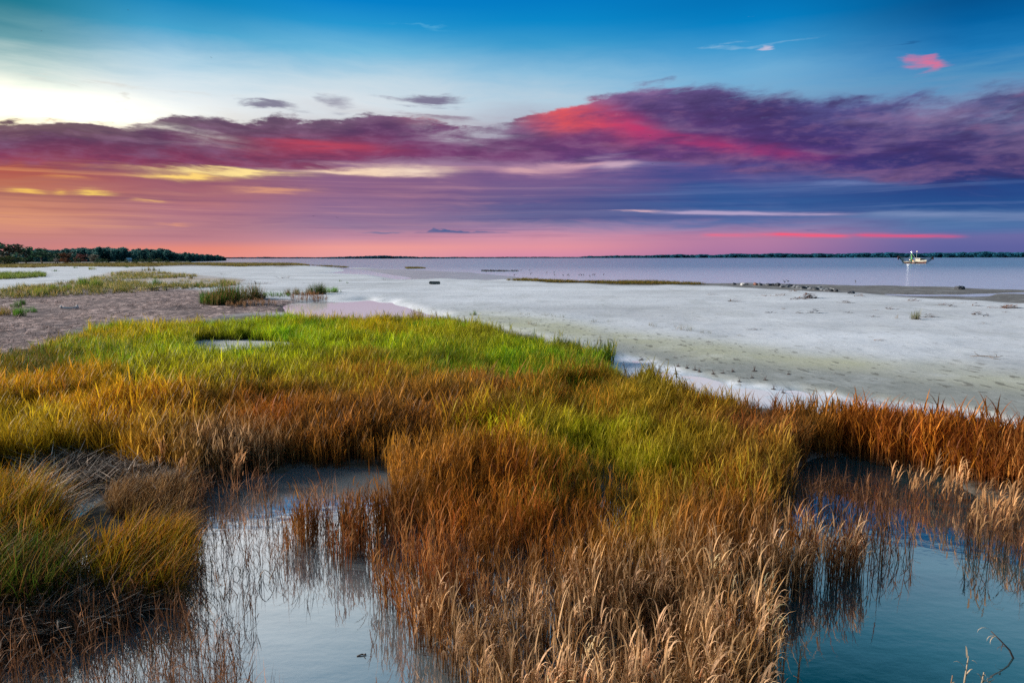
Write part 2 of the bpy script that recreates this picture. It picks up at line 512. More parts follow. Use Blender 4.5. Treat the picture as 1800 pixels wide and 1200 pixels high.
def plain(name, col, rough=0.8, var=0.25, scale=6.0, metal=0.0, bmp=0.0, emit=None, emit_s=0.0):
    m, nt, b = new_mat(name)
    nz = noise(objco(), scale, 4, 0.6)
    c0 = tuple(max(0, x * (1 - var)) for x in col); c1 = tuple(min(1, x * (1 + var)) for x in col)
    setin(b, 'Base Color', mix(sstep(0.3, 0.7, nz), c0, c1))
    setin(b, 'Roughness', rough); setin(b, 'Metallic', metal)
    if bmp: setin(b, 'Normal', bump(nz, bmp, 0.05))
    if emit: setin(b, 'Emission Color', emit); setin(b, 'Emission Strength', emit_s)
    return m


# ------------------------------------------------------------------ terrain
def rows_from_py():
    py = np.concatenate([np.arange(454.3, 470, 0.45), np.arange(470, 530, 0.6), np.arange(530, 720, 1.0), np.arange(720, 1250, 2.5),
                         np.array([1300, 1400, 1550, 1800, 2200, 3000, 5000])])
    dep = np.arctan((py - 600) / FPX) + PITCH
    r = CAM_H / np.tan(dep)
    return r[::-1].copy()


TH = np.radians(np.concatenate([np.arange(-180, -56, 4.0), np.arange(-55, 55.01, 0.14), np.arange(57, 180, 4.0)]))
RR = np.concatenate([[0.3], rows_from_py()])
TT, RG = np.meshgrid(TH, RR)                     # rows: r, cols: theta
GX = RG * np.sin(TT); GY = RG * np.cos(TT)
front = np.abs(TT) < R(75)
GPX, GPY = proj(GX, np.where(front, GY, 1.0), 0.08 + 0 * GX)
GPX = np.where(front, GPX, np.sign(TT) * 9000); GPY = np.where(front, GPY, 900)
LN = np.log(RG)
J1 = fbm(TT * 30, LN * 14, 3, 4); J2 = fbm(TT * 30, LN * 14, 13, 4)
SX = GPX + J1 * 22 * np.clip((GPY - 450) / 120, 0.12, 1.3); SY = GPY + J2 * 8 * np.clip((GPY - 450) / 120, 0.05, 1.6)

POLY = dict(
    sea=[(401, 440), (401, 458.2), (330, 459.4), (330, 460.3), (360, 461.6), (420, 463.0), (527, 463.8), (540, 466.2), (600, 468.6), (700, 470.5), (800, 474), (850, 477),
         (900, 482), (960, 488.5), (1010, 490.5), (1060, 492), (1240, 494.5), (1400, 496.5), (1600, 500.5), (1800, 505), (2400, 521), (4000, 560), (4000, 440)],
    flat=[(605, 471), (740, 471.5), (850, 478), (950, 483), (1000, 488), (900, 491.5), (760, 491.5), (690, 489), (640, 480)],
    channel=[(572, 467.5), (610, 469), (642, 476), (690, 485), (735, 491), (690, 490.5), (640, 482.5), (545, 479.5), (600, 476), (585, 471)],
    poolA=[(500, 538), (520, 531), (560, 529), (565, 526), (640, 525), (690, 532), (735, 543), (790, 556), (700, 560), (560, 556), (500, 548)],
    poolB=[(330, 598), (400, 596), (480, 598), (540, 604), (560, 630), (500, 640), (340, 640)],
    poolC=[(1030, 636), (1075, 630), (1105, 621), (1125, 622), (1160, 640), (1250, 660), (1330, 674), (1480, 688), (1640, 706), (1710, 722), (1800, 760), (1900, 790),
           (1480, 740), (1250, 700), (1100, 660), (1000, 648)],
    poolD=[(1470, 511.5), (1600, 516), (1700, 514), (1800, 513), (1900, 514), (1900, 518.5), (1780, 517.5), (1640, 519.5), (1560, 518)],
    poolE=[(290, 547), (330, 542), (400, 538), (445, 541), (420, 546), (340, 549)],
    brown=[(930, 489), (1060, 491.0), (1240, 493.5), (1400, 495.5), (1600, 499.5), (1800, 503.5), (2400, 520), (2400, 548), (1800, 534), (1640, 526), (1490, 517), (1330, 507),
           (1240, 504), (1100, 502), (960, 498)],
    brownbank=[(330, 461), (420, 463), (527, 463.5), (545, 466), (500, 469.5), (380, 468.5), (250, 470), (0, 466), (-2000, 470), (-2000, 455), (330, 455)],
    mud=[(-900, 560), (-300, 528), (0, 522), (70, 517), (160, 512), (260, 509), (345, 511), (420, 522), (520, 530), (510, 548), (330, 562), (140, 590), (120, 615), (0, 630), (-400, 640), (-900, 640)],
    scrub=[(-600, 508), (0, 513), (40, 505), (130, 497), (190, 482), (240, 473), (300, 480), (425, 492), (420, 500), (350, 506), (250, 512), (160, 516), (60, 521), (-600, 530)],
    olive=[(760, 548), (900, 556), (1060, 582), (1250, 608), (1500, 634), (1800, 660), (2600, 740), (2600, 860), (1800, 742), (1480, 690), (1250, 662), (1100, 620), (930, 588)],
    dark=[(1040, 612), (1120, 610), (1250, 632), (1400, 648), (1600, 664), (1800, 690), (2600, 790), (2600, 880), (1800, 740), (1480, 690), (1250, 664), (1110, 624)],
    marsh=[(-3000, 640), (0, 628), (60, 618), (120, 604), (124, 585), (200, 566), (330, 560), (520, 552), (740, 556), (835, 566), (930, 590), (1000, 612), (1075, 632), (1040, 641),
           (1100, 655), (1200, 678), (1350, 705), (1480, 722), (1600, 735), (1800, 757), (2600, 850), (9000, 900), (9000, 9000), (-9000, 9000), (-9000, 700)],
    fore=[(-300, 1015), (120, 985), (300, 900), (330, 862), (480, 832), (680, 836), (705, 890), (900, 880), (1200, 862), (1440, 836), (1560, 850), (1700, 880), (2100, 900), (4000, 1000),
          (4000, 9000), (-4000, 9000), (-4000, 1100)],
    W1=[(335, 862), (420, 848), (480, 830), (530, 815), (600, 818), (668, 822), (700, 850), (705, 900), (690, 960), (520, 960), (505, 990), (600, 1010), (650, 1040), (690, 1090), (740, 1150),
        (800, 1230), (900, 1500), (300, 1500), (330, 1100), (310, 1060), (320, 1000), (345, 930)],
    W2=[(70, 930), (100, 905), (150, 885), (185, 860), (180, 838), (135, 836), (95, 850), (90, 880), (70, 905)],
    W3=[(1385, 845), (1420, 812), (1480, 804), (1560, 816), (1650, 832), (1715, 866), (1710, 960), (1800, 1010), (2000, 1100), (2000, 1600), (1335, 1600), (1345, 1130), (1400, 1060), (1480, 1030), (1620, 985),
        (1600, 930), (1540, 890), (1450, 872)],
)


def zone(name, sr=1.5, sc=2.0, rough=True):
    m = inside(POLY[name], SX if rough else GPX, SY if rough else GPY).astype(float)
    return blur(m, sr, sc)


Z = {k: zone(k) for k in POLY}
Z['olive'] = blur(Z['olive'], 7, 10); Z['dark'] = blur(Z['dark'], 5, 8)
W12 = np.clip(Z['W1'] + Z['W2'] + Z['W3'], 0, 1)


def lerp(a, b, t):
    return a + (b - a) * (t[..., None] if np.ndim(a) > np.ndim(t) or np.ndim(b) > np.ndim(t) else t)


n_lo = fbm(GX * 0.12, GY * 0.12, 21, 4); n_hi = fbm(GX * 0.9, GY * 0.9, 31, 3); n_st = fbm(GX * 0.05, GY * 0.22, 41, 4)
fade = np.clip(40 / RG, 0.2, 1)
z = 0.24 + 0.10 * n_lo + 0.05 * n_hi * fade
z = lerp(z, 0.20 + 0.10 * n_lo, Z['olive']); z = lerp(z, 0.10 + 0.05 * n_lo, Z['dark'])
z = lerp(z, 0.16 + 0.10 * n_lo + 0.06 * n_hi * fade, Z['mud'])
z = lerp(z, 0.32 + 0.2 * n_lo, Z['scrub'])
z = lerp(z, 0.10 + 0.04 * n_lo, Z['brown']); z = lerp(z, 0.5 + 0.2 * n_lo, Z['brownbank'])
z = lerp(z, 0.015 + 0.035 * n_st, Z['flat'])
z = lerp(z, -0.05, Z['channel'])
z = lerp(z, -0.9, Z['sea'])
z = lerp(z, 0.05 + 0.06 * n_hi, Z['marsh'])
for k, d in (('poolA', -0.25), ('poolB', -0.15), ('poolD', -0.08), ('poolE', -0.03)):
    z = lerp(z, d, Z[k])
z = lerp(z, -0.002 + 0.03 * n_st + 0.02 * n_hi, Z['poolC'])
z = lerp(z, -0.10 + 0.05 * n_hi, Z['fore'])
z = lerp(z, -0.28, W12)
z[1:-1] = blur(z, 2.0, 2.5)[1:-1]
GZ = z

cs = np.array
col = np.zeros(GX.shape + (3,)) + cs([0.47, 0.485, 0.525])
col *= (1 + 0.22 * n_lo + 0.30 * n_st)[..., None]
col = lerp(col, cs([0.34, 0.34, 0.25]) * (1 + 0.2 * n_st)[..., None], np.clip(Z['olive'] * (1.0 + 0.8 * n_st), 0, 1))
col = lerp(col, cs([0.20, 0.205, 0.195]) * (1 + 0.2 * n_st)[..., None], Z['dark'] * 0.9)
col = lerp(col, cs([0.33, 0.265, 0.27]) * (1 + 0.5 * n_lo)[..., None], np.clip(Z['mud'] * (1.0 + 0.8 * n_lo), 0, 1))
col = lerp(col, cs([0.40, 0.33, 0.26]) + 0 * col, np.clip(Z['scrub'] * (0.7 + 1.3 * n_lo), 0, 1))
col = lerp(col, cs([0.105, 0.088, 0.075]) * (1 + 0.3 * n_st)[..., None], Z['brown'])
col = lerp(col, cs([0.11, 0.085, 0.075]) + 0 * col, Z['brownbank'])
col = lerp(col, cs([0.24, 0.235, 0.26]) * (1 + 0.3 * n_st)[..., None], Z['flat'])
col = lerp(col, cs([0.07, 0.055, 0.04]) + 0 * col, Z['marsh'])
pc = np.clip(Z['poolC'] * (0.75 + 2.2 * n_hi + 1.5 * n_st), 0, 1)
col = lerp(col, cs([0.62, 0.63, 0.68]) + 0 * col, pc)
col = lerp(col, cs([0.05, 0.055, 0.05]) + 0 * col, np.clip(W12 + Z['fore'] * 0.7, 0, 1))
col = np.clip(col, 0.01, 0.85)
wet = np.clip(Z['flat'] + Z['brown'] * 0.5 + Z['poolC'] * 0.9 + Z['dark'] * 0.35 + Z['channel'], 0, 1)
litter = np.clip(Z['mud'] + Z['scrub'] * 0.3, 0, 1) * (1 - Z['marsh'])
specks = np.clip(Z['olive'] + 0.35, 0, 1) * (1 - Z['marsh']) * (1 - Z['sea'])

nr, nc = GX.shape
verts = np.stack([GX, GY, GZ], -1).reshape(-1, 3)
ii = np.arange(nr * nc).reshape(nr, nc)
q = np.stack([ii[:-1, :-1], ii[1:, :-1], ii[1:, 1:], ii[:-1, 1:]], -1).reshape(-1, 4)
qw = np.stack([ii[:-1, -1], ii[1:, -1], ii[1:, 0], ii[:-1, 0]], -1).reshape(-1, 4)
q = np.concatenate([q, qw])[:, ::-1]
me = np_mesh('beach_ground', verts, q)
ca = me.color_attributes.new('ground_colour', 'FLOAT_COLOR', 'POINT')
ca.data.foreach_set('color', np.concatenate([col, np.ones((nr, nc, 1))], -1).astype(np.float32).ravel())
cb = me.color_attributes.new('ground_kind', 'FLOAT_COLOR', 'POINT')
cb.data.foreach_set('color', np.stack([wet, litter, specks, np.ones_like(wet)], -1).astype(np.float32).ravel())

m, nt, b = new_mat('beach_sand')
P = worldpos()
gc = V(attr('ground_colour').outputs['Color'])
gk = attr('ground_kind'); sp = nt.nodes.new('ShaderNodeSeparateColor'); nt.links.new(gk.outputs['Color'], sp.inputs[0])
w_, l_, s_ = (V(o) for o in sp.outputs)
n1 = noise(vscale(P, (1.0, 1.0, 1.0)), 2.2, 5, 0.65); n2 = noise(P, 11.0, 4, 0.6); n3 = noise(P, 0.35, 5, 0.6)
c = mix(sstep(0.35, 0.72, n1) * 0.25, gc, (0.40, 0.40, 0.38))
c = mix(sstep(0.50, 0.72, n3) * 0.3, c, (0.66, 0.68, 0.70))
n8 = noise(vscale(P, (0.35, 0.12, 1)), 1.0, 6, 0.65)
c = mix(sstep(0.50, 0.68, n8) * 0.38 * (1.0 - w_), c, (0.30, 0.31, 0.31))
# small dark scraps of shell and weed
n4 = noise(vscale(P, (3.4, 1.3, 1)), 1.0, 3, 0.55); n5 = noise(vscale(P, (3.0, 1.1, 1)), 1.0, 5, 0.65)
c = mix(sstep(0.59, 0.66, n4) * s_ * 0.7, c, (0.10, 0.095, 0.08))
c = mix(sstep(0.60, 0.68, n5) * vmax(s_, 0.5) * 0.4, c, (0.12, 0.10, 0.09))
# straw litter on the mud: pale and dark fragments
n6 = noise(vscale(P, (1.6, 0.8, 1)), 1.6, 7, 0.8); n7 = noise(vscale(P, (0.5, 0.25, 1)), 0.5, 6, 0.7)
lc = mix(sstep(0.46, 0.62, n6), (0.055, 0.032, 0.033), (0.60, 0.43, 0.39))
lc = mix(sstep(0.48, 0.60, n7) * 0.7, lc, (0.06, 0.04, 0.045))
c = mix(l_ * 0.92, c, lc)
setin(b, 'Base Color', c)
setin(b, 'Roughness', 0.92 - w_ * 0.62)
setin(b, 'Specular IOR Level', w_ * 0.35 + 0.12)
n9 = noise(vscale(P, (0.9, 5.5, 1)), 1.0, 3, 0.5)
setin(b, 'Normal', bump(n9 * 0.55 + n1 * 0.5 + n2 * 0.15 + n4 * 0.3, 0.30, 0.10))
me.materials.append(m)
ground = bpy.data.objects.new('beach_ground', me); COL.objects.link(ground)
tag(ground, 'pale sandy beach and tidal mud under the marsh', None, None, 'structure')

# ------------------------------------------------------------------ water sheets
line = np.array([(-6000, 470), (-1500, 470), (0, 474), (400, 478), (540, 486), (700, 505), (1000, 530), (1400, 560), (1800, 580), (3000, 640)], float)
lg = gnd(line[:, 0], line[:, 1])
lth = np.arctan2(lg[:, 0], lg[:, 1]); lr = np.hypot(lg[:, 0], lg[:, 1])
wth = np.radians(np.concatenate([np.arange(-180, -60, 6), np.arange(-60, 60, 1.0), np.arange(60, 181, 6)]))
r_split = np.exp(np.interp(wth, lth, np.log(lr)))
r_split = np.where(np.abs(wth) > R(62), 260.0, r_split)


def sheet(name, rlist, zlev):
    rs = np.stack(rlist); t = np.broadcast_to(wth, rs.shape)
    v = np.stack([rs * np.sin(t), rs * np.cos(t), 0 * rs + zlev], -1).reshape(-1, 3)
    a, bb = rs.shape
    k = np.arange(a * bb).reshape(a, bb)
    qq = np.stack([k[:-1, :-1], k[:-1, 1:], k[1:, 1:], k[1:, :-1]], -1).reshape(-1, 4)[:, ::-1]
    return np_mesh(name, v, qq, False)


def water_mat(name, deep, ior, rough, kind):
    m, nt, b = new_mat(name)
    P = worldpos()
    if kind == 'sea':
        h = noise(vscale(P, (0.10, 0.42, 1)), 1.0, 5, 0.6) + noise(vscale(P, (0.5, 1.6, 1)), 1.0, 3, 0.6) * 0.3
        nrm = bump(h, 0.55, 0.5)
    else:
        h = noise(vscale(P, (1.0, 1.6, 1)), 3.0, 3, 0.5)
        nrm = bump(h, 0.035, 0.05)
    d1 = noise(vscale(P, (0.3, 0.3, 1)), 1.0, 3, 0.5)
    base = mix(sstep(0.3, 0.7, d1), tuple(x * 0.85 for x in deep), tuple(min(1, x * 1.15) for x in deep))
    if kind == 'sea':        # sky sheen painted into the base: pale inshore, bluer farther out
        s = nt.nodes.new('ShaderNodeSeparateXYZ'); nt.links.new(P.s, s.inputs[0])
        base = mix(sstep(90.0, 330.0, V(s.outputs[1]) + (d1 - 0.5) * 40.0), (0.53, 0.54, 0.64), base)
    if kind == 'pool':       # sky reflection painted into the base: dark right, paler left creek, palest beyond
        s = nt.nodes.new('ShaderNodeSeparateXYZ'); nt.links.new(P.s, s.inputs[0]); px_, py_ = V(s.outputs[0]), V(s.outputs[1])
        base = mix(1.0 - sstep(-3.2, 2.4, px_ - py_ * 0.02 + d1), base, (0.17, 0.19, 0.205))
        base = mix(sstep(13.0, 20.0, py_), base, (0.90, 0.88, 0.89))
    setin(b, 'Base Color', base)
    setin(b, 'Roughness', rough); setin(b, 'IOR', ior if kind == 'sea' else ior - 2.8 * sstep(13.0, 20.0, py_)); setin(b, 'Normal', nrm)
    return m


me = sheet('sea', [r_split, r_split * 1.6, r_split * 3, 1500 + 0 * r_split, 5000 + 0 * r_split, 40000 + 0 * r_split], 0.0)
me.materials.append(water_mat('sea_water', (0.15, 0.28, 0.38), 1.6, 0.18, 'sea'))
sea = bpy.data.objects.new('sea', me); COL.objects.link(sea)
tag(sea, 'calm blue grey sea reaching the horizon', None, None, 'structure')
me = sheet('tidal_pool_water', [0 * r_split + 0.01, r_split * 0.3, r_split * 0.999], 0.0)
me.materials.append(water_mat('still_pool_water', (0.014, 0.06, 0.07), 5.4, 0.03, 'pool'))
pool = bpy.data.objects.new('tidal_pool_water', me); COL.objects.link(pool)
tag(pool, 'still mirror water of the marsh pools', None, None, 'structure')


def ground_z(x, y):
    """height of the terrain at a point (bilinear on the polar grid)"""
    x = np.asarray(x, float); y = np.asarray(y, float)
    th = np.arctan2(x, y); r = np.hypot(x, y)
    ci = np.interp(th, TH, np.arange(nc)); ri = np.interp(r, RR, np.arange(nr))
    c0 = np.clip(ci.astype(int), 0, nc - 2); r0 = np.clip(ri.astype(int), 0, nr - 2); fc = ci - c0; fr = ri - r0
    return (GZ[r0, c0] * (1 - fc) + GZ[r0, c0 + 1] * fc) * (1 - fr) + (GZ[r0 + 1, c0] * (1 - fc) + GZ[r0 + 1, c0 + 1] * fc) * fr


def at(px, py):
    """terrain point under a pixel"""
    zz = 0.1
    for _ in range(6):
        g = gnd(px, py, zz); zz = float(np.maximum(ground_z(g[0], g[1]), 0.0))
    return Vector((float(g[0]), float(g[1]), zz))

# ------------------------------------------------------------------ marsh grass
def blade(base, yaw, lean, length, width, curl, seg=4, droop=0.0):
    """one ribbon: returns verts, quads, t ; yaw = heading, lean from vertical, curl adds lean along the way"""
    p = np.array(base, float); vs, ts = [], []
    d = np.array([math.cos(yaw), math.sin(yaw), 0.0]); side = np.array([-d[1], d[0], 0.0])
    a = lean
    for i in range(seg + 1):
        t = i / seg
        w = width * (1 - t ** 1.6) * (0.75 + 0.5 * min(1, t * 3)) + 0.0006
        vs.append(p - side * w * 0.5); vs.append(p + side * w * 0.5)
        ts += [t, t]
        if i < seg:
            a2 = a + curl * (t + 0.5 / seg) + droop * max(0, t - 0.45)
            p = p + (d * math.sin(a2) + np.array([0, 0, math.cos(a2)])) * (length / seg)
    q = [[2 * i, 2 * i + 1, 2 * i + 3, 2 * i + 2] for i in range(seg)]
    return vs, q, ts


def tuft_arrays(kind, rnd):
    VV, QQ, TT_, CC = [], [], [], []
    def add(b, c, t0, t1):
        vs, q, ts = b
        n = len(VV); VV.extend(vs); QQ.extend([[k + n for k in f] for f in q]); TT_.extend([t0 + (t1 - t0) * t for t in ts]); CC.extend([c] * len(vs))
    u = rnd.uniform
    if kind == 'cord':            # upright stems with narrow rising leaves
        for _ in range(7):
            rr, ph = 0.13 * math.sqrt(u(0, 1)), u(0, 6.28)
            bx, by = rr * math.cos(ph), rr * math.sin(ph); H = u(0.62, 1.0); c = u(0, 1)
            yaw, ln = u(0, 6.28), abs(rnd.gauss(0, 0.10))
            add(blade((bx, by, -0.05), yaw, ln, H, 0.010, 0.06, 4), c, 0, 1)
            for k in range(3):
                h = H * u(0.22, 0.85)
                o = (bx + math.cos(yaw) * math.sin(ln) * h, by + math.sin(yaw) * math.sin(ln) * h, h * math.cos(ln) - 0.05)
                add(blade(o, u(0, 6.28), u(0.12, 0.34), H * u(0.28, 0.48), u(0.011, 0.018), u(0.2, 0.9), 3), min(1, max(0, c + u(-.3, .3))), h, min(1, h + 0.35))
    elif kind == 'stem':          # bare upright stems standing in water
        for _ in range(6):
            rr, ph = 0.10 * math.sqrt(u(0, 1)), u(0, 6.28)
            bx, by = rr * math.cos(ph), rr * math.sin(ph); H = u(0.5, 1.0); c = u(0, 1)
            yaw, ln = u(0, 6.28), abs(rnd.gauss(0, 0.07))
            add(blade((bx, by, -0.05), yaw, ln, H, 0.011, 0.03, 4), c, 0, 1)
            for k in range(2):
                h = H * u(0.35, 0.9)
                o = (bx + math.cos(yaw) * math.sin(ln) * h, by + math.sin(yaw) * math.sin(ln) * h, h * math.cos(ln) - 0.05)
                add(blade(o, u(0, 6.28), u(0.08, 0.28), H * u(0.2, 0.36), u(0.010, 0.015), u(0.2, 1.2), 4, u(0, 1.6)), min(1, max(0, c + u(-.25, .45))), h, min(1, h + 0.35))
    elif kind == 'lush':          # dense leafy green
        for _ in range(16):
            rr, ph = 0.16 * math.sqrt(u(0, 1)), u(0, 6.28)
            add(blade((rr * math.cos(ph), rr * math.sin(ph), -0.05), u(0, 6.28), abs(rnd.gauss(0.08, 0.16)), u(0.55, 1.0), u(0.013, 0.021), u(0.1, 0.7), 4), u(0, 1), 0, 1)
    elif kind == 'straw':         # dead cordgrass, tops bent over to one side
        for _ in range(7):
            rr, ph = 0.13 * math.sqrt(u(0, 1)), u(0, 6.28)
            bx, by = rr * math.cos(ph), rr * math.sin(ph); H = u(0.45, 0.85); c = u(0, 1)
            yaw = rnd.gauss(0.1, 0.9)
            ln = abs(rnd.gauss(0.03, 0.10))
            add(blade((bx, by, -0.05), yaw, ln, H, 0.009, 0.10, 4), c * 0.5, 0, 0.7)
            for k in range(3):
                h = H * u(0.5, 0.98)
                o = (bx + math.cos(yaw) * math.sin(ln + 0.04) * h, by + math.sin(yaw) * math.sin(ln + 0.04) * h, h * math.cos(ln) - 0.05)
                add(blade(o, yaw + rnd.gauss(0, 0.7), u(0.05, 0.3), u(0.22, 0.40), u(0.013, 0.022), u(0.3, 0.9), 6, u(2.6, 5.0)), 0.45 + 0.55 * u(0, 1), 0.6, 1)
    elif kind == 'sparse':        # a few thin stems
        for _ in range(3):
            bx, by = u(-.12, .12), u(-.12, .12); H = u(0.4, 0.85); c = u(0, 1); yaw = u(0, 6.28)
            add(blade((bx, by, -0.05), yaw, abs(rnd.gauss(0.03, 0.14)), H, 0.008, u(-.1, .3), 4), c, 0, 1)
            for k in range(2):
                add(blade((bx, by, H * u(0.15, 0.6)), u(0, 6.28), u(0.25, 0.7), H * u(0.2, 0.42), 0.010, u(0.4, 1.8), 4), c, 0.3, 0.8)
    elif kind == 'tangle':        # flattened matted stalks
        for _ in range(12):
            add(blade((u(-.2, .2), u(-.2, .2), u(0.0, 0.10)), u(0, 6.28), u(0.9, 1.5), u(0.25, 0.6), u(0.010, 0.018), u(-.1, .5), 3), u(0, 1), 0.2, 0.9)
    elif kind == 'swept':         # long leaves combed over to the right
        for _ in range(13):
            rr, ph = 0.15 * math.sqrt(u(0, 1)), u(0, 6.28)
            add(blade((rr * math.cos(ph), rr * math.sin(ph), -0.05), rnd.gauss(-0.35, 0.45), abs(rnd.gauss(0.22, 0.12)), u(0.6, 1.05), u(0.008, 0.014), u(0.5, 1.2), 5), u(0, 1), 0, 1)
    return np.array(VV), np.array(QQ), np.array(TT_), np.array(CC)


def tuft_proto(kind, seed, mat, name):
    vv, qq, tt, cc = tuft_arrays(kind, random.Random(seed))
    me = np_mesh(name, vv, qq, True)
    a = me.color_attributes.new('blade', 'FLOAT_COLOR', 'POINT')
    a.data.foreach_set('color', np.stack([tt, cc, cc * 0, cc * 0 + 1], -1).astype(np.float32).ravel())
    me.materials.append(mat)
    o = bpy.data.objects.new(name, me)      # never linked: only the node group draws it
    return o


def grass_mat(name, typ):
    m, nt, b = new_mat(name)
    ta = V(attr('tint_a', typ).outputs['Color']); tb = V(attr('tint_b', typ).outputs['Color'])
    bl = nt.nodes.new('ShaderNodeSeparateColor'); nt.links.new(attr('blade').outputs['Color'], bl.inputs[0])
    t, c = V(bl.outputs[0]), V(bl.outputs[1])
    col = mix(sstep(0.35, 0.8, c), ta, tb)
    col = mix(1.0 - sstep(0.05, 0.50, t), col, mix(0.75, col, (0.075, 0.045, 0.028)))      # dark brown towards the foot
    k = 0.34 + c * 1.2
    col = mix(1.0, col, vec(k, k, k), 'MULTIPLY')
    b.inputs['Roughness'].default_value = 0.55
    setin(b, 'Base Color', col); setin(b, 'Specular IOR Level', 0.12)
    tr = nt.nodes.new('ShaderNodeBsdfTranslucent'); nt.links.new(col.s, tr.inputs[0])
    ms = nt.nodes.new('ShaderNodeMixShader'); ms.inputs[0].default_value = 0.42
    nt.links.new(b.outputs[0], ms.inputs[1]); nt.links.new(tr.outputs[0], ms.inputs[2])
    nt.links.new(ms.outputs[0], nt.nodes['Material Output'].inputs[0])
    return m


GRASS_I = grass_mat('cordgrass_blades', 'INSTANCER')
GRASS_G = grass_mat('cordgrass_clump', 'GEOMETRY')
PROTO = {k: [tuft_proto(k, 100 * i + 7, GRASS_I, k + '_tuft') for i in range(n)] for i0, (k, n) in
         enumerate((('cord', 6), ('lush', 6), ('stem', 7), ('straw', 6), ('sparse', 6), ('tangle', 4), ('swept', 5)))}


def scatter(name, label, kind, pts, rot, scl, ta, tb):
    """one stuff object: points carrying rotation, size and tint, drawn as tufts by geometry nodes"""
    n = len(pts)
    me = bpy.data.meshes.new(name); me.vertices.add(n); me.vertices.foreach_set('co', np.asarray(pts, np.float32).ravel())
    def at_(nm, typ, field, arr):
        a = me.attributes.new(nm, typ, 'POINT'); a.data.foreach_set(field, np.asarray(arr, np.float32 if typ != 'INT' else np.int32).ravel())
    at_('rot', 'FLOAT_VECTOR', 'vector', rot); at_('scl', 'FLOAT_VECTOR', 'vector', scl)
    one = np.ones((n, 1))
    at_('tint_a', 'FLOAT_COLOR', 'color', np.concatenate([ta, one], 1)); at_('tint_b', 'FLOAT_COLOR', 'color', np.concatenate([tb, one], 1))
    P = PROTO[kind]
    at_('pick', 'INT', 'value', rng.integers(0, len(P), n))
    me.materials.append(GRASS_I)
    o = bpy.data.objects.new(name, me); COL.objects.link(o)
    g = bpy.data.node_groups.new(name + '_growth', 'GeometryNodeTree')
    g.interface.new_socket('Geometry', in_out='INPUT', socket_type='NodeSocketGeometry')
    g.interface.new_socket('Geometry', in_out='OUTPUT', socket_type='NodeSocketGeometry')
    gi = g.nodes.new('NodeGroupInput'); go = g.nodes.new('NodeGroupOutput')
    j = g.nodes.new('GeometryNodeJoinGeometry')
    for p in P:
        oi = g.nodes.new('GeometryNodeObjectInfo'); oi.inputs['Object'].default_value = p; oi.inputs['As Instance'].default_value = True
        g.links.new(oi.outputs['Geometry'], j.inputs[0])
    ip = g.nodes.new('GeometryNodeInstanceOnPoints'); ip.inputs['Pick Instance'].default_value = True
    def named(nm, typ):
        k = g.nodes.new('GeometryNodeInputNamedAttribute'); k.data_type = typ; k.inputs[0].default_value = nm; return k.outputs[0]
    g.links.new(gi.outputs[0], ip.inputs['Points']); g.links.new(j.outputs[0], ip.inputs['Instance'])
    g.links.new(named('pick', 'INT'), ip.inputs['Instance Index'])
    er = g.nodes.new('FunctionNodeEulerToRotation'); g.links.new(named('rot', 'FLOAT_VECTOR'), er.inputs[0])
    g.links.new(er.outputs[0], ip.inputs['Rotation'])
    g.links.new(named('scl', 'FLOAT_VECTOR'), ip.inputs['Scale'])
    g.links.new(ip.outputs[0], go.inputs[0])
    md = o.modifiers.new('growth', 'NODES'); md.node_group = g
    tag(o, label, None, None, 'stuff')
    return o


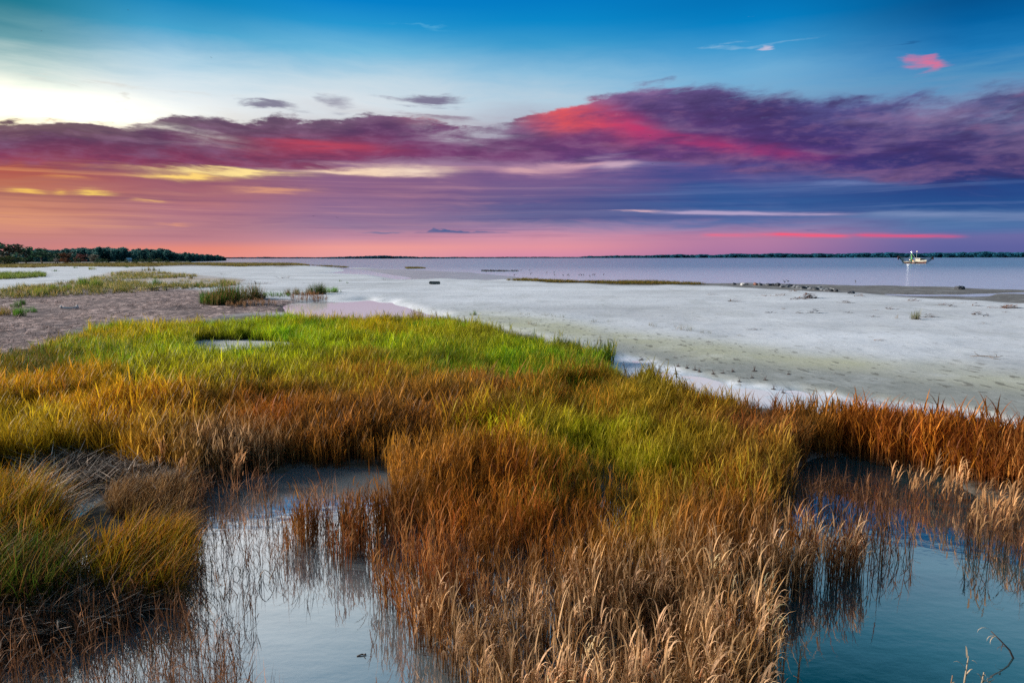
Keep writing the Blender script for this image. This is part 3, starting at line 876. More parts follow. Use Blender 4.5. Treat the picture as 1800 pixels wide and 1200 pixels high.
# colour of the stand, read at the foot of each tuft: (photo x, photo y, main, second)
YG = (0.50, 0.49, 0.008); GREEN = (0.20, 0.38, 0.010); DKG = (0.07, 0.15, 0.016); OLV = (0.34, 0.26, 0.018); GOLD = (0.62, 0.36, 0.012)
ORG = (0.46, 0.165, 0.016); RUST = (0.31, 0.078, 0.014); BRN = (0.24, 0.11, 0.035); STR = (0.56, 0.34, 0.17); DKR = (0.12, 0.045, 0.02)
ANCH = [
    (150, 590, OLV, GOLD), (350, 562, GOLD, YG), (600, 560, GOLD, OLV), (800, 565, OLV, BRN), (900, 590, OLV, DKG), (1040, 625, DKG, OLV),
    (250, 590, YG, GOLD), (450, 585, YG, GREEN), (650, 585, YG, GOLD), (800, 595, YG, OLV),
    (300, 640, GREEN, YG), (550, 615, YG, GREEN), (700, 625, GREEN, YG), (60, 650, DKG, BRN), (180, 650, GREEN, OLV), (900, 640, GREEN, YG), (420, 650, GREEN, YG), (800, 670, GREEN, OLV),
    (1150, 680, OLV, DKG), (1300, 712, OLV, DKG), (1450, 735, DKG, OLV),
    (100, 720, GOLD, ORG), (300, 690, OLV, YG), (480, 690, OLV, YG), (650, 690, ORG, OLV), (850, 715, BRN, ORG), (1000, 720, OLV, ORG),
    (60, 800, GOLD, OLV), (250, 760, ORG, GOLD), (450, 760, ORG, RUST), (420, 820, BRN, STR), (600, 790, BRN, ORG), (750, 780, BRN, ORG), (900, 800, ORG, YG), (1050, 800, YG, OLV), (1000, 850, OLV, ORG),
    (1200, 780, ORG, OLV), (1350, 790, BRN, RUST), (1600, 790, RUST, ORG), (1790, 800, RUST, BRN), (1560, 760, ORG, RUST), (1700, 850, RUST, ORG),
    (40, 920, OLV, ORG), (40, 1020, DKG, BRN), (200, 960, GOLD, ORG), (270, 1020, OLV, ORG), (120, 1080, DKG, BRN), (200, 1180, RUST, BRN),
    (650, 1000, RUST, BRN), (800, 960, ORG, RUST), (800, 1060, RUST, BRN), (1000, 980, ORG, RUST), (1150, 960, ORG, OLV), (1300, 980, ORG, BRN), (1500, 960, RUST, BRN), (1250, 880, ORG, OLV),
    (950, 900, OLV, RUST), (1120, 890, OLV, ORG), (1150, 845, YG, OLV), (870, 870, RUST, ORG), (900, 1150, BRN, STR), (1100, 1150, BRN, STR), (1350, 1080, BRN, STR), (1500, 1010, RUST, STR), (1760, 1000, BRN, STR), (1000, 1300, BRN, STR),
]


def tint_at(px, py, jit):
    A = np.array([[a[0], a[1]] for a in ANCH], float); CA = np.array([a[2] for a in ANCH]); CB = np.array([a[3] for a in ANCH])
    d2 = ((px[:, None] - A[:, 0]) / 1.6) ** 2 + ((py[:, None] - A[:, 1]) / (0.35 + 0.0013 * (A[:, 1] - 500).clip(0))) ** 2
    w = 1.0 / (d2 + 120.0) ** 1.6
    w /= w.sum(1, keepdims=True)
    return (w @ CA) * jit, (w @ CB) * jit


def sample_ground(n_side, r0, r1, th0, th1, power):
    """random points in a wedge with density ~ r**-power per square metre"""
    u_ = rng.random(n_side); k = 2 - power
    r = (r0 ** k + u_ * (r1 ** k - r0 ** k)) ** (1 / k)
    t = R(th0) + rng.random(n_side) * R(th1 - th0)
    return r * np.sin(t), r * np.cos(t)


def patch(name, label, kind, x, y, keep, size=(0.8, 1.1), wide=1.0, tilt=0.10, lean=(0, 0), fixed_tint=None, zmin=-0.02, yaw=None):
    k = rng.random(len(x)) < keep
    x, y = x[k], y[k]
    zz = np.maximum(ground_z(x, y), zmin)
    px, py = proj(x, y, zz)
    big = fbm(x * 0.55, y * 0.55, 77, 3)
    sz = rng.uniform(size[0], size[1], len(x)) * (1 + 0.45 * big)
    jit = ((1 + 0.7 * fbm(x * 1.3, y * 1.3, 55, 3)) * rng.uniform(0.55, 1.4, len(x)))[:, None]
    if fixed_tint is None:
        # ragged borders between the colour zones
        ta, tb = tint_at(px + 90 * fbm(x * 0.8, y * 0.8, 61, 3) * np.clip(8 / np.hypot(x, y), .3, 1) * 2, py + 40 * fbm(x * 0.8, y * 0.8, 62, 3), jit)
        if kind == 'lush':      # vivid young clumps and darker olive ones in the meadow
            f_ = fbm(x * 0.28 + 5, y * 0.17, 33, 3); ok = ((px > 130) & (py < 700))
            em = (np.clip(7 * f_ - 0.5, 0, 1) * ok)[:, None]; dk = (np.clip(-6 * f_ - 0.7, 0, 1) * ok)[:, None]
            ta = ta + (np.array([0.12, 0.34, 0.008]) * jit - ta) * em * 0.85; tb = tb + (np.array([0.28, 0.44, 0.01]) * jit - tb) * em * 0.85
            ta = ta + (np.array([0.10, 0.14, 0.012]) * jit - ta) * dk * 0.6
    else:
        ta = np.array(fixed_tint[0])[None] * jit; tb = np.array(fixed_tint[1])[None] * jit
    n = len(x)
    rot = np.stack([rng.normal(lean[0], tilt, n), rng.normal(lean[1], tilt, n), rng.uniform(0, 6.283, n) if yaw is None else rng.normal(yaw, 0.35, n)], -1)
    scl = np.stack([sz * wide, sz * wide, sz], -1)
    return scatter(name, label, kind, np.stack([x, y, zz], -1), rot, scl, np.clip(ta, 0.004, 0.8), np.clip(tb, 0.004, 0.8))


def sample_px(poly, n, zlev=0.2):
    xs = [q[0] for q in poly]; ys = [q[1] for q in poly]
    px = rng.uniform(min(xs), max(xs), n); py = rng.uniform(min(ys), max(ys), n)
    k = inside(poly, px, py); g = gnd(px[k], py[k], zlev)
    return g[:, 0], g[:, 1]


def soft_in(poly, px, py, amp=(14, 7), seed=91):
    # the stand's outline with a ragged edge
    j = fbm(px * 0.02, py * 0.03, seed, 3)
    return inside(poly, px + amp[0] * j * 2, py + amp[1] * fbm(px * 0.02, py * 0.03, seed + 9, 3) * 2)


G = dict(
    main=[(-500, 700), (-60, 652), (0, 645), (60, 632), (118, 620), (126, 604), (200, 586), (330, 579), (520, 570), (740, 574), (835, 586), (930, 610), (1000, 626), (1078, 633), (1040, 645),
          (1100, 690), (1200, 722), (1350, 762), (1480, 778), (1600, 786), (1800, 814), (2300, 820), (2300, 915), (1900, 900), (1800, 872), (1710, 864), (1640, 838), (1560, 824), (1480, 810), (1420, 814),
          (1400, 850), (1370, 890), (1300, 905), (705, 905), (700, 860), (670, 824), (600, 820), (530, 817), (480, 833), (420, 850), (345, 858), (300, 838), (200, 812), (130, 812), (60, 822), (0, 835), (-100, 850), (-500, 880)],
    slit=[(335, 601), (400, 598), (470, 600), (530, 605), (540, 622), (470, 640), (345, 640)],
    front=[(690, 880), (1400, 862), (1395, 900), (1390, 940), (1430, 975), (1610, 985), (1480, 1030), (1400, 1060), (1345, 1130), (1350, 1200), (1320, 1420), (880, 1420), (820, 1220), (740, 1140), (690, 1080), (650, 1035), (590, 1000), (500, 980), (510, 950), (590, 925), (690, 915)],
    straw=[(720, 1080), (900, 1065), (1150, 1050), (1300, 1010), (1480, 985), (1600, 985), (1480, 1035), (1400, 1065), (1345, 1130), (1350, 1420), (880, 1420), (820, 1220), (740, 1140), (690, 1080)],
    left=[(-400, 885), (0, 880), (55, 890), (90, 940), (118, 1000), (100, 1080), (-400, 1200)],
    left2=[(150, 985), (200, 965), (330, 950), (328, 1010), (300, 1068), (180, 1075), (140, 1035)],
    rightclump=[(1690, 905), (1740, 900), (1830, 900), (2200, 940), (2200, 1040), (1830, 1015), (1760, 1000), (1700, 985)],
    rightfringe=[(1640, 862), (1660, 864), (1690, 880), (1720, 895), (1800, 905), (1800, 930), (1690, 915), (1600, 900), (1500, 880)],
    thinA=[(330, 855), (480, 850), (480, 900), (470, 1010), (430, 1100), (310, 1090), (325, 1000)],
    thinB=[(1400, 875), (1450, 870), (1540, 885), (1600, 940), (1615, 985), (1500, 990), (1440, 940)],
    bottomleft=[(-300, 1080), (120, 1075), (300, 1080), (390, 1130), (460, 1230), (640, 1420), (-300, 1420)],
    bank=[(500, 790), (690, 805), (700, 850), (660, 832), (520, 822), (430, 856), (330, 868), (290, 860), (300, 820)],
)

# -- mid-distance stand
x, y = sample_ground(100000, 13.5, 52, -43, 43, 1.15)
px, py = proj(x, y, ground_z(x, y))
inm = soft_in(G['main'], px, py, (10, 5)) & ~inside(G['slit'], px, py)
far = np.clip((py - 545) / 60, 0, 1)
leafy = ((py < 690) | ((px > 850) & (px < 1120) & (py < 860) & (fbm(x * .7, y * .7, 5, 3) > -0.05)) | ((px < 250) & (fbm(x * .7, y * .7, 6, 3) > 0.1)))
leafy &= ~((px > 1450) & (py > 730))
patch('green_marsh_grass', 'yellow green cordgrass meadow filling the middle of the marsh', 'lush', x, y, np.where(inm & leafy, 0.8, 0), (0.62, 0.92), 1.15, 0.08)
patch('brown_cordgrass', 'orange brown cordgrass stand behind the pools', 'cord', x, y, np.where(inm & ~(leafy & (rng.random(len(x)) < 0.8)), np.clip(0.72 + 1.6 * fbm(x * 1.4, y * 1.4, 44, 3), 0.1, 1), 0), (0.75, 1.05), 1.2, 0.07)

# -- foreground stand in the water
x, y = sample_ground(16000, 4.2, 13.5, -44, 44, 0.8)
px, py = proj(x, y, 0 * x)
gap = np.clip(0.62 + 2.4 * fbm(x * 2.3, y * 2.3, 71, 3), 0.08, 1.0)
f1 = soft_in(G['front'], px, py, (12, 8)); mn = soft_in(G['main'], px, py, (12, 6))
st = soft_in(G['straw'], px, py, (16, 12))
k_main = np.where(mn, np.clip(0.72 + 1.8 * fbm(x * 1.8, y * 1.8, 45, 3), 0.1, 1), 0); k_front = np.where(f1 & ~st, np.interp(py, [860, 960, 1050], [0.70, 0.46, 0.36]), np.where(f1 & st, 0.40, 0)) * np.where((px > 1360) & (py < 1000), 0.25, 1.0)
patch('brown_cordgrass', 'rust brown cordgrass standing in shallow water in front', 'stem', x, y, np.maximum(k_main, np.clip(k_front * gap * 1.15, 0, 1)), (0.74, 1.05), 1.0, 0.045)
patch('leafy_cordgrass', 'leafy orange cordgrass among the bare stems in front', 'cord', x, y, np.maximum(k_main * 0.25, k_front * gap * 0.3), (0.70, 0.95), 1.0, 0.06)
patch('straw_cordgrass', 'pale straw cordgrass with drooping tips along the water', 'straw', x, y, np.where(f1 & st, np.interp(py, [1000, 1080, 1180], [0.03, 0.09, 0.16]) * gap, 0), (0.62, 0.9), 1.0, 0.08,
      fixed_tint=((0.15, 0.055, 0.018), (0.66, 0.40, 0.22)), yaw=0.0)
cl = soft_in(G['rightclump'], px, py, (14, 8)); fr = soft_in(G['rightfringe'], px, py, (14, 6))
bk = soft_in(G['bank'], px, py, (14, 6))
x2, y2 = sample_ground(6000, 4.2, 17, -44, 44, 0.8); px2, py2 = proj(x2, y2, 0 * x2)
bk2 = soft_in(G['bank'], px2, py2, (14, 6)) | (inside([(1420, 796), (1800, 840), (1900, 885), (1710, 862), (1560, 824), (1420, 814)], px2, py2))
patch('straw_fringe', 'bent tan cordgrass fringe at the edges of the pools', 'straw', np.concatenate([x, x2]), np.concatenate([y, y2]),
      np.concatenate([np.where(cl, 0.10, np.where(fr, 0.1, 0)), np.where(bk2, np.where(px2 > 1200, 0.06, 0.2), 0)]), (0.6, 0.9), 1.0, 0.08, fixed_tint=((0.20, 0.075, 0.025), (0.46, 0.25, 0.11)), yaw=0.0)
lf = soft_in(G['left'], px, py, (10, 8)) | soft_in(G['left2'], px, py, (10, 8))
patch('swept_marsh_grass', 'green and golden grass combed over at the left edge', 'swept', x, y, np.where(lf, 0.9, 0), (0.7, 1.05), 1.0, 0.10, yaw=0.0)
thin = soft_in(G['thinA'], px, py, (16, 10)); thinb = soft_in(G['thinB'], px, py, (14, 8)); bl = soft_in(G['bottomleft'], px, py, (20, 14))
w1 = inside(POLY['W1'], px, py); w3 = inside(POLY['W3'], px, py)
kk = np.where(thin, 0.22, 0) + np.where(cl, 0.22, 0) + np.where(thinb, 0.26, 0) + np.where(bl, 0.38, 0) + np.where(f1, 0.15, 0) + np.where((px > 480) & (px < 700) & (py > 900) & (py < 1010) & w1, 0.28, 0)
patch('sparse_reeds', 'thin dark reed stems rising singly from still water', 'sparse', x, y, np.clip(kk, 0, 1), (0.6, 1.0), 1.0, 0.10, fixed_tint=((0.14, 0.06, 0.03), (0.26, 0.12, 0.055)))
xl, yl = sample_px([(185, 868), (330, 862), (335, 945), (250, 950), (190, 905)], 900, 0.0)
patch('flattened_brown_grass', 'flattened brown grass between the two left mounds', 'swept', xl, yl, 0.6 + 0 * xl, (0.35, 0.6), 1.2, 0.25, fixed_tint=((0.20, 0.09, 0.03), (0.36, 0.22, 0.10)), yaw=0.0)
# matted stalks on the mud at the left pool and across the wrack
xm, ym = sample_px([(-50, 810), (380, 810), (380, 1160), (-50, 1160)], 5200, 0.0); pxm, pym = proj(xm, ym, 0 * xm)
mat_ = inside([(60, 845), (110, 815), (200, 815), (330, 825), (360, 850), (300, 880), (230, 870), (200, 850), (110, 870), (80, 935), (60, 900)], pxm, pym) | (inside([(-50, 1060), (200, 1050), (260, 1080), (100, 1130), (-50, 1160)], pxm, pym))
patch('matted_stalks', 'matted grey and brown dead stalks on the mud', 'tangle', xm, ym, np.where(mat_, 0.8, 0), (0.8, 1.3), 1.0, 0.1, fixed_tint=((0.12, 0.08, 0.06), (0.42, 0.34, 0.28)), zmin=0.0)
xm, ym = sample_ground(9000, 26, 90, -42, -10, 1.2); pxm, pym = proj(xm, ym, 0.15 + 0 * xm)
patch('wrack_litter', 'dry broken stalks strewn over the purple brown mud', 'tangle', xm, ym, np.where(inside(POLY['mud'], pxm, pym) & (fbm(xm * .3, ym * .3, 8, 3) > -0.12), 0.45, 0), (0.5, 1.0), 1.4, 0.1,
      fixed_tint=((0.09, 0.05, 0.05), (0.55, 0.42, 0.39)), zmin=0.0)
# far marsh band and scrub
xm, ym = sample_ground(26000, 150, 520, -45, -15, 1.2); pxm, pym = proj(xm, ym, 0.4 + 0 * xm)
patch('dry_marsh_grass', 'tan and green marsh grass band below the wood', 'lush', xm, ym, np.where(inside([(-900, 457), (330, 457), (530, 463.5), (545, 466), (420, 468.5), (330, 466), (250, 469), (100, 468), (60, 470), (-900, 470)], pxm, pym), 0.9, 0),
      (0.8, 1.3), 3.0, 0.08, fixed_tint=((0.30, 0.20, 0.05), (0.16, 0.15, 0.04)))
xm, ym = sample_ground(24000, 55, 200, -44, -12, 1.0); pxm, pym = proj(xm, ym, 0.3 + 0 * xm)
sc_ = inside(POLY['scrub'], pxm + 30 * fbm(xm * .1, ym * .1, 4, 3), pym) & (fbm(xm * .12, ym * .12, 14, 4) > -0.02)
patch('scrub_grass', 'patchy olive scrub grass across the left of the beach', 'lush', xm, ym, np.where(sc_, 0.6, 0), (0.5, 1.0), 1.6, 0.12, fixed_tint=((0.12, 0.20, 0.025), (0.40, 0.27, 0.09)))
lg_ = inside([(-700, 474), (0, 470), (60, 469), (84, 476), (80, 486), (50, 489), (0, 491), (-700, 500)], pxm, pym)
patch('dune_grass', 'deep green grass bank at the far left of the sand', 'lush', xm, ym, np.where(lg_, 0.9, 0), (0.9, 1.3), 1.6, 0.10, fixed_tint=((0.10, 0.19, 0.025), (0.22, 0.24, 0.04)))
ISL = [[(888, 493.5), (920, 491.5), (1000, 493), (1075, 496.5), (960, 495.5)], [(1030, 496.8), (1060, 494.0), (1120, 493.2), (1230, 497.5), (1240, 499.5), (1100, 498.8)],
       [(540, 465.3), (580, 465.8), (614, 468.4), (608, 470.0), (570, 468.0)], [(711, 469.4), (735, 469.0), (750, 470.8), (715, 471.4)]]
xy_ = [sample_px(q, 1400) for q in ISL]
xm = np.concatenate([a[0] for a in xy_]); ym = np.concatenate([a[1] for a in xy_])
patch('islet_grass', 'low strips of olive grass along the water edge', 'lush', xm, ym, 1.0 + 0 * xm, (0.35, 0.6), 2.4, 0.10, fixed_tint=((0.15, 0.16, 0.02), (0.24, 0.13, 0.03)), zmin=0.0)

ORD = ('first second third fourth fifth sixth seventh eighth ninth tenth eleventh twelfth thirteenth fourteenth fifteenth sixteenth seventeenth eighteenth nineteenth '
       'twentieth twenty-first twenty-second twenty-third twenty-fourth twenty-fifth twenty-sixth twenty-seventh twenty-eighth twenty-ninth thirtieth thirty-first '
       'thirty-second thirty-third thirty-fourth thirty-fifth thirty-sixth thirty-seventh thirty-eighth thirty-ninth fortieth').split()


def rank(v, seq):
    return ORD[sorted(seq).index(v)]


# ------------------------------------------------------------------ woods, trees and far shores
def crown_arrays(rnd, shape, n):
    """leaf sprays filling a crown of height 1 on the ground (trunk below 0.2), half width about 0.4"""
    lobes = []
    if shape == 'pine':
        for _ in range(7):
            h = rnd.uniform(0.45, 0.95); a = rnd.uniform(0, 6.28); r = 0.26 * (1.15 - h)
            lobes.append((r * math.cos(a), r * math.sin(a), h, 0.20, 0.09))
        lobes.append((0, 0, 0.9, 0.16, 0.10)); lobes.append((0, 0, 0.55, 0.28, 0.12))
    elif shape == 'shrub':
        for _ in range(8):
            a = rnd.uniform(0, 6.28); r = rnd.uniform(0, 0.45)
            lobes.append((r * math.cos(a), r * math.sin(a), rnd.uniform(0.25, 0.75), 0.28, 0.24))
    else:
        for _ in range(14):
            a = rnd.uniform(0, 6.28); r = rnd.uniform(0.05, 0.30); h = rnd.uniform(0.16, 0.86)
            lobes.append((r * math.cos(a), r * math.sin(a), h, rnd.uniform(0.13, 0.2), rnd.uniform(0.09, 0.14)))
    V_, Q_, C_ = [], [], []
    for i in range(n):
        lx, ly, lz, rw, rh = rnd.choice(lobes)
        d = Vector((rnd.gauss(0, 1), rnd.gauss(0, 1), rnd.gauss(0, 1))).normalized() * (rnd.uniform(0.35, 1.0) ** 0.5)
        p = Vector((lx + d.x * rw, ly + d.y * rw, lz + d.z * rh))
        nrm = (d + Vector((rnd.gauss(0, .5), rnd.gauss(0, .5), rnd.gauss(0.3, .5)))).normalized()
        u = nrm.orthogonal().normalized(); w = nrm.cross(u); s = rnd.uniform(0.03, 0.06)
        k = len(V_)
        a = rnd.uniform(0, 6.28); u, w = u * math.cos(a) + w * math.sin(a), w * math.cos(a) - u * math.sin(a)
        V_ += [p - u * s, p + w * s * 0.6, p + u * s, p - w * s * 0.7]
        Q_.append([k, k + 1, k + 2, k + 3]); C_ += [rnd.uniform(0, 1)] * 4
    return np.array([tuple(v) for v in V_]), np.array(Q_), np.array(C_)


def crown_mesh(name, seed, shape, n, mat):
    v, q, c = crown_arrays(random.Random(seed), shape, n)
    me = np_mesh(name, v, q, False)
    a = me.color_attributes.new('blade', 'FLOAT_COLOR', 'POINT')
    a.data.foreach_set('color', np.stack([c * 0 + 1, c, c * 0, c * 0 + 1], -1).astype(np.float32).ravel())
    me.materials.append(mat)
    return me


PROTO['wood'] = [bpy.data.objects.new('tree_crown', crown_mesh('tree_crown', 300 + i, 'oak' if i % 3 else 'pine', 420, GRASS_I)) for i in range(6)]


def wood(name, label, a, b, depth, h0, h1, n, ta, tb, seed, profile=None, wide=0.8):
    r = np.random.default_rng(seed)
    f = r.random(n); dp = r.random(n)
    a, b = np.array(a), np.array(b)
    xy = a + (b - a) * f[:, None]
    out = xy / np.linalg.norm(xy, axis=1, keepdims=True)
    xy = xy + out * (dp * depth)[:, None]
    hh = h0 + (h1 - h0) * f
    hh = hh * (1 + 0.16 * vnoise(f * 23, f * 0 + 3, seed) + 0.25 * vnoise(f * 70, f * 0 + 5, seed)) * r.uniform(0.8, 1.1, n)
    if profile: hh = hh * np.interp(f, *zip(*profile))
    zz = np.maximum(ground_z(xy[:, 0], xy[:, 1]), 0) - 0.12 * hh
    jit = r.uniform(0.65, 1.3, n)[:, None]
    return scatter(name, label, 'wood', np.stack([xy[:, 0], xy[:, 1], zz], -1), np.stack([0 * f, 0 * f, r.uniform(0, 6.28, n)], -1),
                   np.stack([hh * wide, hh * wide, hh * 1.12], -1), np.array(ta)[None] * jit, np.array(tb)[None] * jit)


WG, WB = (0.030, 0.135, 0.15), (0.05, 0.14, 0.12)  # foliage greens with the blue of distance mixed in
wood('coastal_wood', 'dark blue green wood along the left headland', gnd(-900, 466, 0.4), gnd(335, 459.4, 0.4), 170, 1.0, 1.0, 2600, WG, WB, 5, [(0, 12), (0.6, 11), (0.73, 11.5), (0.85, 14), (0.93, 12.2), (1, 8.6)])
wood('coastal_wood', 'low end of the dark wood tapering into the sea', gnd(325, 459.4, 0.4), gnd(397, 457.7, 0.4), 60, 1.0, 1.0, 420, WG, WB, 15, [(0, 8.8), (0.4, 8.2), (0.85, 7.2), (1, 4.5)])
FB = (0.026, 0.16, 0.25)  # haze blue painted into the foliage of the far shores and island
def pol(px, D):
    d = ray(px, 453.0); h = math.hypot(d[0], d[1]); return np.array([d[0] / h * D, d[1] / h * D])
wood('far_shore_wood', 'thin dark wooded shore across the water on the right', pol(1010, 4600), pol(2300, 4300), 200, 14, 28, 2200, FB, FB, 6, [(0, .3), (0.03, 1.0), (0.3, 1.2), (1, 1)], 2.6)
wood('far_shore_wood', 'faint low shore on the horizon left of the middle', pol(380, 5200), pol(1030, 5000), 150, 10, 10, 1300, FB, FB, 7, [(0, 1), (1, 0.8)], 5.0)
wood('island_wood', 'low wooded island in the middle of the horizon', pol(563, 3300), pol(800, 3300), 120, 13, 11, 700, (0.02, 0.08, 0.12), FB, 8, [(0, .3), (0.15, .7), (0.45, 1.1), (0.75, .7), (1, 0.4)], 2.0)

BARK = plain('grey_bark', (0.10, 0.08, 0.065), 0.9, 0.4, 3.0)
CROWN = {k: [crown_mesh(k + '_crown', 400 + 10 * j + i, k, n, GRASS_G) for i in range(3)] for j, (k, n) in enumerate((('oak', 520), ('pine', 420), ('shrub', 360)))}


def tint_attr_mesh(me, ta, tb):
    """copy of a mesh with its own leaf colours"""
    m2 = me.copy(); n = len(m2.vertices)
    for nm, c in (('tint_a', ta), ('tint_b', tb)):
        a = m2.color_attributes.new(nm, 'FLOAT_COLOR', 'POINT'); a.data.foreach_set('color', np.tile(np.array([*c, 1.0], np.float32), n))
    return m2


def trunk_mesh(h, r):
    vs, fs = [], []
    def limb(p0, p1, r0, r1, k=6):
        ax = (p1 - p0).normalized(); u = ax.orthogonal().normalized(); w = ax.cross(u); n = len(vs)
        for p, rr in ((p0, r0), (p1, r1)):
            for i in range(k):
                a = 6.2832 * i / k; vs.append(p + (u * math.cos(a) + w * math.sin(a)) * rr)
        for i in range(k): fs.append((n + i, n + (i + 1) % k, n + k + (i + 1) % k, n + k + i))
    limb(Vector((0, 0, -0.2)), Vector((0.02 * h, 0, 0.45 * h)), r, r * 0.7)
    for i in range(5):
        a = i * 1.3; limb(Vector((0.02 * h, 0, (0.28 + 0.04 * i) * h)), Vector((math.cos(a) * 0.26 * h, math.sin(a) * 0.26 * h, (0.55 + 0.07 * i) * h)), r * 0.5, r * 0.15, 5)
    return vs, fs


def tree(px, pb, pt, wpx, kind, ta, tb, label, name='tree', cat='tree', group=None):
    p = at(px, pb); d = p.y * math.hypot(1, 0) if False else math.hypot(p.x, p.y)
    k = math.hypot(p.x, p.y) / math.hypot(FPX, px - 900)
    h = (pb - pt) * k; w = wpx * k
    t = empty(name, p, random.uniform(0, 6))
    tag(t, label, cat, group)
    vs, fs = trunk_mesh(h, max(0.05 * h, 0.08)); mesh_obj('trunk', vs, fs, BARK, t, True)
    c = bpy.data.objects.new('crown', tint_attr_mesh(random.choice(CROWN[kind]), ta, tb)); COL.objects.link(c); c.parent = t
    c.scale = (w / 0.64, w / 0.64, h * 1.04)
    if kind == 'shrub': c.scale = (w / 0.95, w / 0.95, h * 1.45)
    return t


DG = ((0.02, 0.065, 0.05), (0.045, 0.10, 0.05))
for a in ((-28, 466, 419, 62, 'oak', *DG, 'tallest dark tree at the left edge of the picture'),
          (16, 465, 424, 48, 'oak', (0.05, 0.07, 0.05), (0.09, 0.07, 0.05), 'broad dark tree with a reddish top at the left edge'),
          (46, 464, 431, 40, 'oak', *DG, 'rounded dark green tree stepping down from the left edge'),
          (74, 463, 437, 36, 'pine', *DG, 'dark green tree where the left grove meets the wood'),
          (8, 466, 449, 30, 'oak', (0.16, 0.20, 0.06), (0.22, 0.2, 0.07), 'pale yellow green tree below the dark left grove'),
          (26, 466, 451, 22, 'oak', (0.12, 0.16, 0.05), (0.2, 0.2, 0.07), 'small light green tree just right of the pale one'),
          (101, 463.5, 443.5, 24, 'oak', (0.025, 0.06, 0.035), (0.04, 0.08, 0.04), 'round dark green tree left of the rust red one'),
          (118, 463.5, 443, 22, 'oak', (0.17, 0.055, 0.03), (0.12, 0.07, 0.035), 'rust red autumn tree beside the round dark tree'),
          (141, 461.5, 446, 19, 'oak', (0.16, 0.05, 0.04), (0.12, 0.06, 0.05), 'dull red tree right of the rust red one'),
          (165, 461, 445.5, 17, 'oak', (0.12, 0.13, 0.10), (0.16, 0.14, 0.11), 'pale greyish bare looking tree before the wood'),
          (98, 464.5, 456, 10, 'shrub', (0.2, 0.18, 0.17), (0.14, 0.14, 0.12), 'small grey bush at the foot of the round dark tree')):
    tree(*a)
SH = [(133, 463.5, 455.5, 10), (139, 463.5, 456, 8), (170, 463.8, 456, 13), (180, 464, 456.5, 12), (190, 463.5, 457.5, 10), (206, 463.5, 458, 14), (222, 464, 457.5, 12), (236, 464, 457, 16),
      (251, 463.8, 456.8, 14), (264, 463.5, 456, 15), (279, 463.5, 456.2, 14), (296, 463.3, 458, 14), (314, 463, 458.5, 13), (331, 463, 459, 12)]
for i, (x0, b0, t0, w0) in enumerate(SH):
    tree(x0, b0, t0, w0, 'shrub', (0.025, 0.06, 0.025), (0.08, 0.10, 0.03) if i > 9 else (0.05, 0.08, 0.03), 'low dark shrub before the wood, %s from the left in its row' % rank((x0, b0, t0, w0), SH), 'shrub', 'shrub', 'shrubs along the foot of the wood')

# a small house among the trees
hp = Vector((*gnd(226.5, 459.8, 0.5), 0.3)); hk = math.hypot(hp.x, hp.y) / math.hypot(FPX, 673)
h = empty('house', hp, math.atan2(-hp.x, hp.y) + 0.5)
tag(h, 'small white house with a pale roof before the wood', 'house')
WALL = plain('white_boards', (0.62, 0.64, 0.66), 0.8, 0.1, 1.0); ROOF = plain('pale_metal_roof', (0.45, 0.62, 0.66), 0.5, 0.1, 1.0); PANE = plain('dark_glass', (0.03, 0.04, 0.05), 0.1)


def box(name, c, s, mat, parent=None, bev=0.0):
    bm = bmesh.new(); bmesh.ops.create_cube(bm, size=1.0)
    for v in bm.verts: v.co = Vector((v.co.x * s[0] + c[0], v.co.y * s[1] + c[1], v.co.z * s[2] + c[2]))
    if bev: bmesh.ops.bevel(bm, geom=bm.edges[:], offset=bev, segments=2, affect='EDGES')
    me = bpy.data.meshes.new(name); bm.to_mesh(me); bm.free(); me.materials.append(mat)
    o = bpy.data.objects.new(name, me); COL.objects.link(o)
    if parent: o.parent = parent
    return o


box('wall', (0, 0, 1.3), (4.4, 3.4, 2.6), WALL, h)
mesh_obj('roof', [(-2.6, -2.1, 2.55), (2.6, -2.1, 2.55), (2.6, 2.1, 2.55), (-2.6, 2.1, 2.55), (-2.6, 0, 4.0), (2.6, 0, 4.0)],
         [(0, 1, 5, 4), (2, 3, 4, 5), (0, 4, 3), (1, 2, 5), (0, 3, 2, 1)], ROOF, h)
for xx in (-1.3, 0.0, 1.3): box('window', (xx, -1.72, 1.6), (0.7, 0.06, 0.9), PANE, h)

